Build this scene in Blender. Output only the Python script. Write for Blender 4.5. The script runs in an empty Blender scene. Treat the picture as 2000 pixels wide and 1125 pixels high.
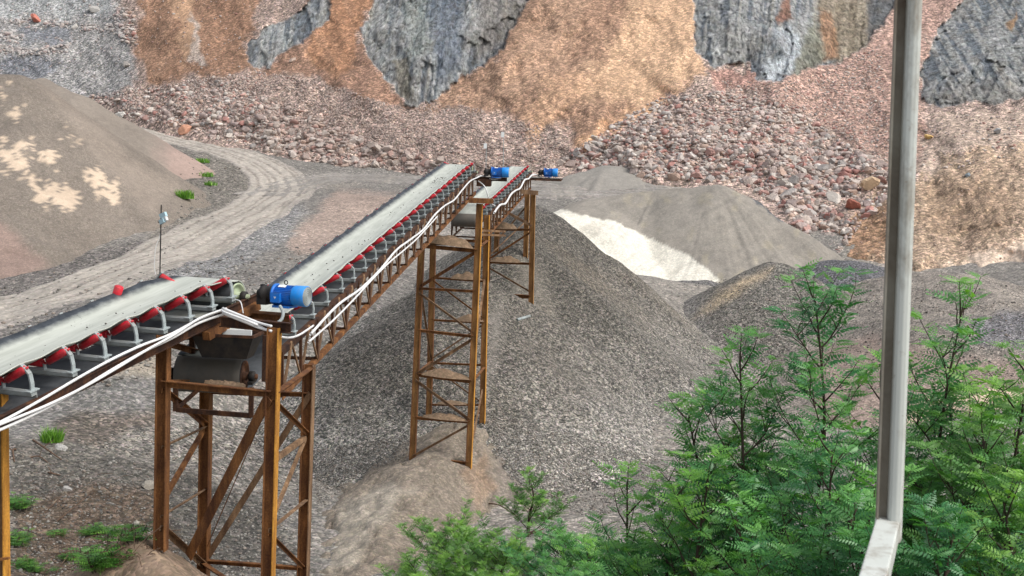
import bpy, math, random
import numpy as np
from mathutils import Vector, Matrix
R = math.radians
random.seed(5); rng = np.random.default_rng(11)
import time; _t0 = time.time()
def TT(n): print('T', n, round(time.time()-_t0, 1))
S = bpy.context.scene
COL = S.collection
# ------------------------------------------------------------------ camera
F = 2600.0; PITCH = math.atan(222.5/F); ROLL = R(2.0); ZC = 8.0
fw = np.array([0, math.cos(PITCH), -math.sin(PITCH)])
r0 = np.array([1., 0, 0]); u0 = np.array([0, math.sin(PITCH), math.cos(PITCH)])
rt = r0*math.cos(ROLL) + u0*math.sin(ROLL)
up = u0*math.cos(ROLL) - r0*math.sin(ROLL)
def ray(px, py):
    px = np.asarray(px, float)[..., None]; py = np.asarray(py, float)[..., None]
    d = fw + rt*(px-1000)/F - up*(py-562.5)/F
    return d/d[..., 1:2]
def P(px, py, d):                      # world point seen at that place of the photo, d metres ahead
    return Vector(tuple(ray(px, py)*d + np.array([0, 0, ZC])))
def proj(x, y, z):
    v = np.stack([x, y, np.asarray(z)-ZC], -1)
    w = np.maximum(v@fw, .1)
    return 1000+F*(v@rt)/w, 562.5-F*(v@up)/w
cd = bpy.data.cameras.new('camera'); cam = bpy.data.objects.new('camera', cd); COL.objects.link(cam)
cd.sensor_width = 36; cd.lens = F/2000*36; cd.clip_start = .1; cd.clip_end = 3000
M4 = Matrix(((rt[0], up[0], -fw[0], 0), (rt[1], up[1], -fw[1], 0), (rt[2], up[2], -fw[2], ZC), (0, 0, 0, 1)))
cam.matrix_world = M4; S.camera = cam
cd.dof.use_dof = True; cd.dof.focus_distance = 26; cd.dof.aperture_fstop = 14
# ------------------------------------------------------------------ light
W = bpy.data.worlds.new('World'); S.world = W; W.use_nodes = True
nt = W.node_tree; bg = nt.nodes['Background']
sky = nt.nodes.new('ShaderNodeTexSky'); sky.sky_type = 'NISHITA'; sky.sun_disc = False
SE, SA = R(52), R(118)                 # sun height; compass direction from +Y clockwise
sky.sun_elevation = SE; sky.sun_rotation = SA; sky.dust_density = 3; sky.air_density = 1.0
hs = nt.nodes.new('ShaderNodeHueSaturation'); hs.inputs['Saturation'].default_value = .4; hs.inputs['Value'].default_value = 1.4
nt.links.new(sky.outputs[0], hs.inputs['Color']); nt.links.new(hs.outputs[0], bg.inputs[0]); bg.inputs[1].default_value = .15
sd_ = bpy.data.lights.new('sun', 'SUN'); so = bpy.data.objects.new('sun', sd_); COL.objects.link(so)
sd_.energy = 1.95; sd_.angle = R(30); sd_.color = (1, .975, .93)
sv = Vector((math.sin(SA)*math.cos(SE), math.cos(SA)*math.cos(SE), math.sin(SE)))
so.rotation_euler = (-sv).to_track_quat('-Z', 'Y').to_euler()
S.view_settings.view_transform = 'Standard'; S.view_settings.look = 'None'; S.view_settings.exposure = 0
# ------------------------------------------------------------------ noise
def _h(ix, iy, s):
    n = (ix.astype(np.int64)*374761393 + iy.astype(np.int64)*668265263 + s*982451653) & 0xffffffff
    n = ((n ^ (n >> 13))*1274126177) & 0xffffffff
    n = ((n ^ (n >> 15))*2246822519) & 0xffffffff
    return ((n ^ (n >> 16)) & 0xffff)/65535.0
def vn(x, y, s=0):
    x = np.asarray(x, float); y = np.asarray(y, float)
    ix = np.floor(x); iy = np.floor(y); fx = x-ix; fy = y-iy
    fx = fx*fx*fx*(fx*(fx*6-15)+10); fy = fy*fy*fy*(fy*(fy*6-15)+10)
    a = _h(ix, iy, s); b = _h(ix+1, iy, s); c = _h(ix, iy+1, s); d = _h(ix+1, iy+1, s)
    return (a*(1-fx)+b*fx)*(1-fy)+(c*(1-fx)+d*fx)*fy
def fbm(x, y, s=0, o=4, g=.5):
    t = 0; a = 1; n = 0
    for k in range(o):
        t = t+a*(vn(x*2**k+k*17.3, y*2**k-k*9.1, s+k)*2-1); n += a; a *= g
    return t/n
def sstep(a, b, x):
    t = np.clip((x-a)/(b-a), 0, 1); return t*t*(3-2*t)
def psd(px, py, poly):                 # signed distance to a polygon, positive inside
    px = np.asarray(px, float); py = np.asarray(py, float)
    best = np.full(px.shape, 1e18); ins = np.zeros(px.shape, bool); n = len(poly)
    for i in range(n):
        x1, y1 = poly[i]; x2, y2 = poly[(i+1) % n]
        ex, ey = x2-x1, y2-y1; L = ex*ex+ey*ey+1e-9
        t = np.clip(((px-x1)*ex+(py-y1)*ey)/L, 0, 1)
        best = np.minimum(best, (px-x1-t*ex)**2+(py-y1-t*ey)**2)
        c = ((y1 > py) != (y2 > py)) & (px < (x2-x1)*(py-y1)/(y2-y1+1e-12)+x1)
        ins ^= c
    return np.where(ins, 1, -1)*np.sqrt(best)
# ------------------------------------------------------------------ objects and meshes
ORG = {}
def tag(o, label=None, cat=None, group=None, kind=None):
    if label: o['label'] = label
    if cat: o['category'] = cat
    if group: o['group'] = group
    if kind: o['kind'] = kind
    return o
def thing(name, loc, label, cat, group=None):
    o = bpy.data.objects.new(name, None); COL.objects.link(o); o.location = loc; o.empty_display_size = .2
    ORG[o.name] = Vector(loc); return tag(o, label, cat, group)
def npmesh(name, V, Fc, mat, parent=None, col=None, smooth=True, uv=None):
    """V (n,3) world, Fc (m,k) array of equal-size faces"""
    V = np.asarray(V, np.float32); Fc = np.asarray(Fc, np.int32); k = Fc.shape[1]
    me = bpy.data.meshes.new(name)
    if parent is not None: V = V-np.array(ORG[parent.name], np.float32)
    me.vertices.add(len(V)); me.vertices.foreach_set('co', V.ravel())
    me.loops.add(Fc.size); me.loops.foreach_set('vertex_index', Fc.ravel())
    me.polygons.add(len(Fc)); me.polygons.foreach_set('loop_start', np.arange(0, Fc.size, k, dtype=np.int32))
    me.polygons.foreach_set('loop_total', np.full(len(Fc), k, np.int32))
    if smooth: me.polygons.foreach_set('use_smooth', np.ones(len(Fc), bool))
    if col is not None:
        a = me.color_attributes.new('Col', 'FLOAT_COLOR', 'POINT')
        a.data.foreach_set('color', np.asarray(col, np.float32).ravel())
    if uv is not None:
        u = me.uv_layers.new(name='UVMap'); u.data.foreach_set('uv', np.asarray(uv, np.float32)[Fc.ravel()].ravel())
    me.update(calc_edges=True)
    me.materials.append(mat)
    o = bpy.data.objects.new(name, me); COL.objects.link(o)
    if parent is not None: o.parent = parent; ORG[o.name] = ORG[parent.name].copy()
    return o
class MB:
    def __init__(s): s.v = []; s.f = []; s.m = []; s.sm = []
    def add(s, vs, fs, m=0, sm=False):
        b = len(s.v); s.v += [Vector(v) for v in vs]; s.f += [[b+i for i in f] for f in fs]
        s.m += [m]*len(fs); s.sm += [sm]*len(fs); return s
    def box(s, c, X, Y, Z, m=0):       # centre and three half-axis vectors
        c = Vector(c); vs = [c+X*i+Y*j+Z*k for i in (-1, 1) for j in (-1, 1) for k in (-1, 1)]
        return s.add(vs, [(0, 1, 3, 2), (4, 6, 7, 5), (0, 4, 5, 1), (2, 3, 7, 6), (0, 2, 6, 4), (1, 5, 7, 3)], m)
    def frame(s, p, q, u):
        a = (Vector(q)-Vector(p)); L = a.length; a = a/L; u = Vector(u)
        x = a.cross(u)
        if x.length < 1e-4: x = a.cross(Vector((1, 0, 0)))
        x.normalize(); return a, x, x.cross(a).normalized(), L
    def bar(s, p, q, w, h, u=(0, 0, 1), m=0):
        a, x, z, L = s.frame(p, q, u)
        return s.box((Vector(p)+Vector(q))/2, x*w/2, a*L/2, z*h/2, m)
    def angle(s, p, q, w, t=.008, u=(0, 0, 1), m=0, flip=1):   # L section
        a, x, z, L = s.frame(p, q, u); p = Vector(p); q = Vector(q); c = (p+q)/2
        s.box(c+x*flip*w/2, x*w/2, a*L/2, z*t/2, m)
        return s.box(c-z*w/2, x*t/2, a*L/2, z*(w/2-t/2), m)
    def chan(s, p, q, w, h, t=.01, u=(0, 0, 1), m=0, m2=None):  # H section; web normal = x
        a, x, z, L = s.frame(p, q, u); c = (Vector(p)+Vector(q))/2; m2 = m if m2 is None else m2
        s.box(c, x*t/2, a*L/2, z*(h/2-t), m)
        s.box(c+z*(h/2-t/2), x*w/2, a*L/2, z*t/2, m2); return s.box(c-z*(h/2-t/2), x*w/2, a*L/2, z*t/2, m)
    def cyl(s, p, q, r, r2=None, n=16, caps=True, m=0, sm=True):
        r2 = r if r2 is None else r2; a, x, z, L = s.frame(p, q, (0, 0, 1)); p = Vector(p); q = Vector(q)
        vs = [p+(x*math.cos(t)+z*math.sin(t))*r for t in [2*math.pi*i/n for i in range(n)]]
        vs += [q+(x*math.cos(t)+z*math.sin(t))*r2 for t in [2*math.pi*i/n for i in range(n)]]
        s.add(vs, [(i, (i+1) % n, n+(i+1) % n, n+i) for i in range(n)], m, sm)
        if caps:
            s.add(vs[:n], [tuple(range(n))], m); s.add(vs[n:], [tuple(range(n))], m)
        return s
    def lathe(s, p, axis, prof, n=20, m=0, sm=True):   # prof: (distance along the axis, radius)
        a = Vector(axis).normalized(); x = a.cross(Vector((0, 0, 1)))
        if x.length < 1e-4: x = Vector((1, 0, 0))
        x.normalize(); z = x.cross(a); p = Vector(p); vs = []
        for l, r in prof:
            vs += [p+a*l+(x*math.cos(2*math.pi*i/n)+z*math.sin(2*math.pi*i/n))*r for i in range(n)]
        fs = [(k*n+i, k*n+(i+1) % n, (k+1)*n+(i+1) % n, (k+1)*n+i) for k in range(len(prof)-1) for i in range(n)]
        return s.add(vs, fs, m, sm)
    def tube(s, pts, r, n=8, m=0):
        pts = [Vector(p) for p in pts]; rr = r if isinstance(r, (list, tuple)) else [r]*len(pts); vs = []
        x = None
        for i, p in enumerate(pts):
            a = (pts[min(i+1, len(pts)-1)]-pts[max(i-1, 0)]).normalized()
            if x is None: x = a.cross(Vector((0, 0, 1))); x = x if x.length > 1e-3 else Vector((1, 0, 0))
            x = (x-a*x.dot(a)).normalized(); z = a.cross(x)
            vs += [p+(x*math.cos(2*math.pi*j/n)+z*math.sin(2*math.pi*j/n))*rr[i] for j in range(n)]
        fs = [(k*n+j, k*n+(j+1) % n, (k+1)*n+(j+1) % n, (k+1)*n+j) for k in range(len(pts)-1) for j in range(n)]
        fs += [tuple(range(n)), tuple(range(len(vs)-n, len(vs)))]
        return s.add(vs, fs, m, True)
    def build(s, name, mats, parent=None, org=None, local=False):
        me = bpy.data.meshes.new(name)
        if not isinstance(mats, (list, tuple)): mats = [mats]
        o0 = Vector((0, 0, 0)) if local else (ORG[parent.name] if parent is not None else (Vector(org) if org else Vector((0, 0, 0))))
        me.from_pydata([tuple(v-o0) for v in s.v], [], s.f)
        for m in mats: me.materials.append(m)
        me.polygons.foreach_set('material_index', s.m); me.polygons.foreach_set('use_smooth', s.sm)
        me.update()
        o = bpy.data.objects.new(name, me); COL.objects.link(o)
        if parent is not None: o.parent = parent; ORG[o.name] = ORG[parent.name].copy()
        else: o.location = o0; ORG[o.name] = Vector(o0)
        return o
def spline(pts, n):                    # Catmull-Rom through points
    pts = [Vector(p) for p in pts]; out = []
    for i in range(len(pts)-1):
        a = pts[max(i-1, 0)]; b = pts[i]; c = pts[i+1]; d = pts[min(i+2, len(pts)-1)]
        for k in range(n):
            t = k/n; out.append(.5*((2*b)+(c-a)*t+(2*a-5*b+4*c-d)*t*t+(3*b-a-3*c+d)*t**3))
    out.append(pts[-1]); return out
# ------------------------------------------------------------------ materials
class NT:
    def __init__(s, name):
        s.mat = bpy.data.materials.new(name); s.mat.use_nodes = True; s.t = s.mat.node_tree; s.b = s.t.nodes['Principled BSDF']
        s.b.inputs['Specular IOR Level'].default_value = .25
    def n(s, typ, **kw):
        o = s.t.nodes.new('ShaderNode'+typ)
        for k, v in kw.items():
            if k.startswith('i_'):
                key = k[2:]; key = int(key) if key.isdigit() else key.replace('_', ' ')
                if isinstance(v, bpy.types.NodeSocket): s.t.links.new(v, o.inputs[key])
                else: o.inputs[key].default_value = v
            else: setattr(o, k, v)
        return o
    def math(s, op, a, b=0., c=0., clamp=False):
        o = s.t.nodes.new('ShaderNodeMath'); o.operation = op; o.use_clamp = clamp
        for i, v in enumerate((a, b, c)):
            if isinstance(v, bpy.types.NodeSocket): s.t.links.new(v, o.inputs[i])
            else: o.inputs[i].default_value = v
        return o.outputs[0]
    def mix(s, f, a, b, typ='MIX'):
        o = s.t.nodes.new('ShaderNodeMix'); o.data_type = 'RGBA'; o.blend_type = typ
        for i, v in ((0, f), (6, a), (7, b)):
            if isinstance(v, bpy.types.NodeSocket): s.t.links.new(v, o.inputs[i])
            elif i == 0: o.inputs[0].default_value = v
            else: o.inputs[i].default_value = (*v, 1) if len(v) == 3 else v
        return o.outputs[2]
    def ramp(s, f, stops):
        o = s.t.nodes.new('ShaderNodeValToRGB'); s.t.links.new(f, o.inputs[0]); e = o.color_ramp.elements
        while len(e) < len(stops): e.new(.5)
        for q, (p, c) in zip(e, stops): q.position = p; q.color = (*c, 1) if not isinstance(c, (int, float)) else (c, c, c, 1)
        return o.outputs[0]
    def scalecol(s, c, f):
        o = s.n('VectorMath', operation='SCALE'); s.t.links.new(c, o.inputs[0])
        s.t.links.new(f, o.inputs['Scale']); return o.outputs[0]
    def obj(s): return s.n('TexCoord').outputs['Object']
    def noise(s, scale, vec=None, detail=4, rough=.55, dist=0.):
        o = s.n('TexNoise', i_Scale=scale, i_Detail=detail, i_Roughness=rough, i_Distortion=dist)
        if vec is not None: s.t.links.new(vec, o.inputs['Vector'])
        return o.outputs[0]
    def vor(s, scale, vec, feature='F1'):
        o = s.n('TexVoronoi', feature=feature, i_Scale=scale); s.t.links.new(vec, o.inputs['Vector']); return o
    def out(s, color=None, rough=None, bump=None, bs=.5, bd=.02, metal=None):
        L = s.t.links
        if color is not None:
            if isinstance(color, bpy.types.NodeSocket): L.new(color, s.b.inputs['Base Color'])
            else: s.b.inputs['Base Color'].default_value = (*color, 1)
        if rough is not None:
            if isinstance(rough, bpy.types.NodeSocket): L.new(rough, s.b.inputs['Roughness'])
            else: s.b.inputs['Roughness'].default_value = rough
        if metal is not None: s.b.inputs['Metallic'].default_value = metal
        if bump is not None:
            b = s.n('Bump', i_Strength=bs, i_Distance=bd); L.new(bump, b.inputs['Height']); L.new(b.outputs[0], s.b.inputs['Normal'])
        return s.mat
def mat_ground(name, scale, bd, contrast=1.0, stretch=None, streak=False):
    t = NT(name); v = t.obj()
    if stretch is not None:
        mp = t.n('Mapping'); t.t.links.new(v, mp.inputs[0]); mp.inputs['Scale'].default_value = stretch; vv = mp.outputs[0]
    else: vv = v
    at = t.n('Attribute', attribute_name='Col'); gr = at.outputs['Alpha']
    va = t.vor(scale, v); vb = t.vor(scale*.42, v)
    sa = t.n('SeparateColor', i_0=va.outputs['Color']); sb = t.n('SeparateColor', i_0=vb.outputs['Color'])
    pw = t.math('POWER', sa.outputs[0], 1.7)
    m1 = t.math('MULTIPLY_ADD', pw, 1.7*contrast, 1-.62*contrast)
    m2 = t.math('MULTIPLY_ADD', sb.outputs[1], .8*contrast, 1-.4*contrast)
    mm = t.math('MULTIPLY', m1, m2)
    one = t.math('SUBTRACT', mm, 1.0); mm = t.math('MULTIPLY_ADD', one, gr, 1.0)
    mm = t.math('MAXIMUM', mm, .12)
    n1 = t.noise(.22, vv, 5, .6); n2 = t.noise(2.3, vv, 6, .65)
    k = t.math('MULTIPLY_ADD', n1, .7, .65); k2 = t.math('MULTIPLY_ADD', n2, .55, .725)
    f = t.math('MULTIPLY', t.math('MULTIPLY', mm, k), k2)
    c = t.scalecol(at.outputs['Color'], f)
    if streak:
        mp = t.n('Mapping'); t.t.links.new(v, mp.inputs[0]); mp.inputs['Scale'].default_value = (1, .5, .06); mp.inputs['Rotation'].default_value = (0, .06, 0)
        s1_ = t.noise(3.2, mp.outputs[0], 8, .75, .6); s2_ = t.noise(.9, mp.outputs[0], 4, .6); s3_ = t.noise(2.4, v, 8, .8)
        fk = t.math('MULTIPLY', t.math('MULTIPLY_ADD', t.ramp(s1_, [(.38, 0.), (.60, 1.)]), 1.0, .45), t.math('MULTIPLY_ADD', t.ramp(s3_, [(.35, 0.), (.65, 1.)]), .5, .78)); c = t.scalecol(c, fk)
        c = t.mix(t.math('MULTIPLY', t.ramp(s2_, [(.5, 0.), (.62, 1.)]), .3), c, (.20, .165, .12))
        n2 = t.math('ADD', t.math('MULTIPLY', s1_, 2.2), t.math('MULTIPLY', s3_, 1.6))
    # a little hue scatter between stones
    c = t.mix(t.math('MULTIPLY', gr, .12), c, t.mix(1.0, c, va.outputs['Color'], 'MULTIPLY'))
    h = t.math('ADD', t.math('MULTIPLY', t.math('SUBTRACT', .7, va.outputs['Distance']), t.math('MULTIPLY_ADD', gr, .8, .2)), t.math('MULTIPLY', n2, .5 if name == 'quarry_face' else 1.2))
    return t.out(c, .95, h, 1.0, bd)
def mat_rust(name, dark=(.055, .024, .014), orange=(.42, .17, .04), bias=.5, sc=6.):
    t = NT(name); v = t.obj()
    mp = t.n('Mapping'); t.t.links.new(v, mp.inputs[0]); mp.inputs['Scale'].default_value = (1, 1, .25)
    a = t.noise(sc, mp.outputs[0], 6, .7); b = t.noise(sc*9, v, 3, .6)
    f = t.math('ADD', t.math('MULTIPLY', a, .75), t.math('MULTIPLY', b, .25))
    c = t.ramp(f, [(bias-.12, dark), (bias, tuple((x+y)/2.4 for x, y in zip(dark, orange))), (bias+.13, orange)])
    return t.out(c, .85, b, .4, .004)
def mat_simple(name, col, rough=.6, var=.25, sc=8., dirt=None, dirt_amt=.5, metal=0.):
    t = NT(name); v = t.obj(); a = t.noise(sc, v, 5, .65)
    k = t.math('MULTIPLY_ADD', a, 2*var, 1-var)
    base = t.n('RGB'); base.outputs[0].default_value = (*col, 1)
    c = t.scalecol(base.outputs[0], k)
    if dirt:
        d = t.noise(sc*.5, v, 6, .7, .4)
        c = t.mix(t.ramp(d, [(.5-.1, 0.), (.5+.15, dirt_amt)]), c, dirt)
    return t.out(c, rough, a, .25, .003, metal)
Mg = {}
Mg['ground'] = mat_ground('yard_gravel', 13., .04)
Mg['gravel'] = mat_ground('crushed_gravel', 24., .03, 1.0)
Mg['coarse'] = mat_ground('coarse_gravel', 17., .04, 1.0)
Mg['sand'] = mat_ground('sand', 22., .012, .6)
Mg['wall'] = mat_ground('quarry_face', 7.5, .07, 1.05)
Mg['cliff'] = mat_ground('cliff_rock', 2.2, .2, .5, streak=True)
Mg['road'] = mat_ground('dirt_road', 9., .02, .6)
M = {}
M['rust'] = mat_rust('rusted_steel', (.07, .026, .013), (.26, .10, .035), .52)
M['rust_dark'] = mat_rust('dark_rusted_steel', (.035, .018, .013), (.17, .075, .035), .56)
M['rust_orange_lit'] = mat_rust('lit_orange_rusted_steel', (.20, .07, .015), (.62, .27, .04), .46)  # orange rust brightened to paint in the lit right-hand flanges
M['rust_tan'] = mat_rust('weathered_brown_steel', (.10, .055, .032), (.36, .22, .12), .5)
M['galv'] = mat_simple('grey_painted_steel', (.38, .43, .43), .5, .2, 9, (.16, .13, .1), .5)
M['red'] = mat_simple('red_roller_paint', (.55, .015, .03), .35, .25, 20, (.15, .04, .03), .5)
M['blue'] = mat_simple('blue_motor_paint', (.008, .17, .62), .4, .15, 12, (.14, .16, .18), .55)
M['lightblue'] = mat_simple('blue_fan_cover', (.012, .27, .78), .35, .15, 12, (.2, .25, .3), .3)
M['black'] = mat_simple('black_cast_iron', (.035, .036, .04), .55, .3, 14, (.12, .1, .08), .5)
M['greengrey'] = mat_simple('pale_green_painted_steel', (.42, .5, .33), .6, .2, 9, (.2, .17, .1), .6)
M['white'] = mat_simple('white_conduit', (.78, .78, .77), .45, .08, 3, (.5, .47, .42), .35)
M['whitepl'] = mat_simple('white_plate', (.75, .76, .74), .6, .1, 5)
M['under'] = mat_simple('return_belt_rubber', (.045, .05, .055), .6, .4, 3, (.16, .17, .18), .6)
M['lamp'] = mat_simple('lamp_housing', (.45, .62, .68), .4, .1, 8)
M['wrap'] = mat_simple('muddy_drum_belt', (.10, .095, .085), .7, .35, 3, (.16, .13, .10), .7)
M['wood'] = mat_simple('dead_wood', (.12, .075, .05), .9, .4, 9)
# ------------------------------------------------------------------ ground height field
def hz(px): return 340+.035*(px-1000)
gp = [(-300, 1125, 22), (0, 1125, 24.5), (150, 1000, 28), (250, 870, 32), (200, 760, 36), (60, 820, 34), (400, 720, 39), (-300, 800, 31), (-300, 620, 46),
      (0, 610, 49), (150, 575, 50), (100, 555, 52), (400, 470, 64), (450, 440, 69), (500, 410, 76), (560, 370, 88), (500, 318, 100), (430, 293, 105), (270, 255, 114), (180, 225, 120),
      (360, 360, 88), (420, 400, 79), (340, 400, 78), (300, 480, 62.5), (200, 525, 56),
      (800, 350, 93), (1060, 372, 86), (1250, 372, 86), (700, 400, 76), (600, 450, 67), (650, 520, 55), (700, 600, 46), (480, 545, 50), (560, 640, 42),
      (1650, 560, 70), (1900, 580, 58), (1700, 650, 60), (1900, 690, 52), (1960, 790, 44), (2300, 640, 50), (2300, 760, 38), (1450, 600, 66), (1250, 570, 57),
      (1300, 960, 33), (1100, 1010, 31), (620, 900, 37), (640, 1080, 28), (900, 1000, 32), (1500, 775, 52), (1600, 1000, 27), (1400, 556, 65), (1200, 552, 64), (1560, 505, 74), (0, 552, 56), (-300, 560, 55), (-300, 480, 62), (960, 800, 41), (1150, 850, 39), (760, 830, 41)]
pts = np.array([list(P(*g)) for g in gp])
extra = np.array([[0, 0, 2.5], [3, 6, 3.0], [4, 11, 2.6], [7, 14, 2.2], [-3, 10, 1.6], [-8, 12, 1.4], [-4, 16, 1.3], [1, 17, 1.6], [-20, 0, 2], [20, 0, 3], [0, -40, 3], [-60, 20, 3], [60, 20, 3], [12, 22, 1.6]])
pts = np.vstack([pts, extra])
def tps(d): return np.where(d > 1e-9, d*d*np.log(d+1e-9), 0)
n_ = len(pts); A = np.zeros((n_+3, n_+3)); D_ = np.hypot(pts[:, None, 0]-pts[None, :, 0], pts[:, None, 1]-pts[None, :, 1])
A[:n_, :n_] = tps(D_)+np.eye(n_)*3.0; A[:n_, n_] = 1; A[:n_, n_+1:] = pts[:, :2]; A[n_, :n_] = 1; A[n_+1:, :n_] = pts[:, :2].T
wt = np.linalg.solve(A, np.r_[pts[:, 2], 0, 0, 0])
def H0(x, y):
    x = np.asarray(x, float); y = np.asarray(y, float); sh = x.shape; x = x.ravel(); y = y.ravel(); o = np.zeros(x.shape)
    r_ = np.hypot(x, y-50); k = np.where(r_ > 90, 90/np.maximum(r_, 1), 1); xx = x*k; yy = 50+(y-50)*k
    for i in range(n_): o += wt[i]*tps(np.hypot(xx-pts[i, 0], yy-pts[i, 1]))
    return (o+wt[n_]+wt[n_+1]*xx+wt[n_+2]*yy).reshape(sh)
def H(x, y): return H0(x, y)+fbm(x/6., y/6., 3, 3)*.25+fbm(x/.9, y/.9, 9, 3)*.075+np.where(y < 45, fbm(x/.35, y/.5, 10, 2)*.05*sstep(45, 34, y), 0)
def grid_faces(nu, nv):
    i = np.arange(nu-1)[:, None]; j = np.arange(nv-1)[None, :]; a = i*nv+j
    return np.stack([a, a+nv, a+nv+1, a+1], -1).reshape(-1, 4)
def rgb(*c): return np.array(c, float)
def paint(C, w, c):
    w = w[..., None]; return C*(1-w)+np.array(c)*w
# ground sheet: fan of rings around the viewpoint
az = np.linspace(R(-75), R(75), 100); az = np.concatenate([np.linspace(R(-180), R(-26), 40, endpoint=False), np.linspace(R(-26), R(26), 560), np.linspace(R(26), R(180), 41)[1:]])
rr = np.concatenate([np.linspace(.5, 14, 14, endpoint=False), np.geomspace(14, 135, 520), np.geomspace(150, 1500, 14)])
AZ, RR = np.meshgrid(az, rr, indexing='ij'); gx = np.sin(AZ)*RR; gy = np.cos(AZ)*RR; gz = H(gx, gy)
PX, PY = proj(gx, gy, gz); PXn = PX+fbm(gx*.8, gy*.8, 21)*14; PYn = PY+fbm(gx*.8, gy*.8, 22)*7
C = np.ones(gx.shape+(4,))*np.array([.215, .20, .178, .65])
big = fbm(gx/7, gy/7, 31); C = paint(C, sstep(.1, .5, big)*.6, [.30, .27, .23, .6]); C = paint(C, sstep(.1, .5, -big)*.5, [.17, .155, .145, .85])
def gpoly(poly, col, soft=14, a=1.):
    global C
    C = paint(C, sstep(-soft/2, soft/2, psd(PXn, PYn, poly))*a, col)
gpoly([(560, 470), (660, 370), (780, 380), (800, 400), (720, 470), (620, 500), (570, 495)], [.33, .255, .21, .45], 20, .9)       # pinkish apron by the road
gpoly([(380, 480), (560, 400), (600, 400), (560, 470), (400, 560), (300, 560), (330, 520)], [.24, .235, .225, .9], 20)
gpoly([(330, 300), (480, 310), (500, 360), (420, 440), (300, 490), (290, 440), (360, 380)], [.22, .20, .17, .8], 20)
gpoly([(270, 270), (400, 300), (380, 330), (330, 350), (250, 290)], [.16, .16, .165, 1.], 14)
gpoly([(-60, 545), (280, 470), (300, 500), (120, 550), (-60, 600)], [.17, .155, .14, .9], 14, .9)
gpoly([(300, 250), (420, 300), (470, 330), (490, 370), (440, 400), (380, 440), (330, 380), (350, 350)], [.19, .175, .15, .95], 14, .9)
gpoly([(130, 690), (330, 680), (330, 740), (160, 750)], [.31, .27, .215, .3], 30)                                                # damp pale yard
gpoly([(0, 790), (150, 740), (330, 730), (330, 830), (150, 810), (20, 860)], [.19, .18, .165, .65], 20)
gpoly([(100, 830), (150, 808), (330, 800), (330, 850), (200, 880), (120, 860)], [.135, .115, .095, .8], 26)
gpoly([(180, 890), (260, 835), (620, 830), (620, 900), (560, 960), (310, 900)], [.24, .22, .19, .9], 26)
gpoly([(20, 860), (180, 880), (330, 910), (520, 980), (620, 1125), (330, 1125), (20, 1125)], [.115, .105, .09, .7], 30)
gpoly([(40, 985), (180, 940), (300, 960), (360, 1060), (330, 1140), (0, 1140)], [.125, .095, .07, .7], 30)
gpoly([(1700, 690), (2000, 720), (2000, 760), (1760, 800)], [.42, .30, .24, .3], 20, .8)
gpoly([(1840, 765), (1960, 750), (2000, 770), (1960, 800), (1740, 825)], [.66, .52, .39, .2], 10)
gpoly([(1600, 600), (1720, 560), (1990, 640), (2000, 700), (1700, 700)], [.33, .255, .21, .4], 30, .6)
gpoly([(1560, 560), (1800, 540), (2000, 590), (2100, 720), (1640, 690)], [.34, .29, .245, .6], 30, .8)
fo = sstep(22, 17, gy)*sstep(-1, 2, gx); C = paint(C, fo, [.10, .085, .06, .6])
o = npmesh('ground', np.stack([gx, gy, gz], -1).reshape(-1, 3), grid_faces(*gx.shape), Mg['ground'], col=C.reshape(-1, 4)); tag(o, kind='structure')
# dirt roads
def ghit(px, py):
    d = ray(px, py); t = np.arange(18, 126, .1); w = np.nonzero(ZC+d[2]*t < H0(d[0]*t, t))[0]; k = float(t[w[0]]) if len(w) else 118.
    return Vector((float(d[0]*k), k, float(ZC+d[2]*k)))
def road(name, cps, wid, seed, col=(.34, .30, .25)):
    c = spline([Vector((p.x, p.y, 0)) for p in [ghit(q[0], q[1]) if q[0] > -200 else P(*q) for q in cps]], 30); n = len(c); nv = 90
    V = np.zeros((n, nv, 3)); Cc = np.zeros((n, nv, 4)); L = 0
    for i, p in enumerate(c):
        a = (c[min(i+1, n-1)]-c[max(i-1, 0)]).normalized(); s = Vector((a.y, -a.x, 0)); t_ = i/(n-1)
        w = wid[0]+(wid[1]-wid[0])*t_
        if i: L += (c[i]-c[i-1]).length
        u = np.linspace(-1, 1, nv); ee = w/2*(1+.12*fbm(np.full(nv, L/3.), np.sign(u)*3, seed))
        V[i, :, 0] = p.x+s.x*u*ee; V[i, :, 1] = p.y+s.y*u*ee
        rut = sum(np.exp(-((u-q-.03*math.sin(L/14.+q*2))/.055)**2) for q in (-.66, -.3, -.12, .22, .58, .72))
        V[i, :, 2] = L; Cc[i, :, 0] = rut; Cc[i, :, 1] = np.abs(u)
    Lz = V[:, :, 2].copy(); rut = Cc[:, :, 0].copy(); au = Cc[:, :, 1].copy()
    V[:, :, 2] = H(V[:, :, 0], V[:, :, 1])+.05-rut*.035-sstep(.85, 1., au)*.14
    nz = fbm(Lz/6., V[:, :, 0]*1.5, seed+2)
    Cc[:, :, :] = np.array([*col, .4])
    Cc = paint(Cc, np.clip(rut, 0, 1)*.6*sstep(-.8, .1, nz), [.19, .165, .14, .6])
    Cc = paint(Cc, sstep(.1, .6, nz)*.5, [.42, .38, .32, .2])
    Cc = paint(Cc, sstep(.7, 1., au)*.9, [.235, .215, .195, .75])
    o = npmesh(name, V.reshape(-1, 3), grid_faces(n, nv), Mg['road'], col=Cc.reshape(-1, 4)); tag(o, kind='structure')
road('road', [(-400, 690, 40), (-150, 645, 46), (0, 605, 49), (130, 570, 54.5), (300, 505, 63), (420, 452, 71), (515, 403, 81), (550, 365, 90), (520, 328, 98), (450, 298, 104), (350, 274, 110), (240, 250, 117), (100, 235, 124)], (6.6, 3.2), 3, (.40, .36, .31))
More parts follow.
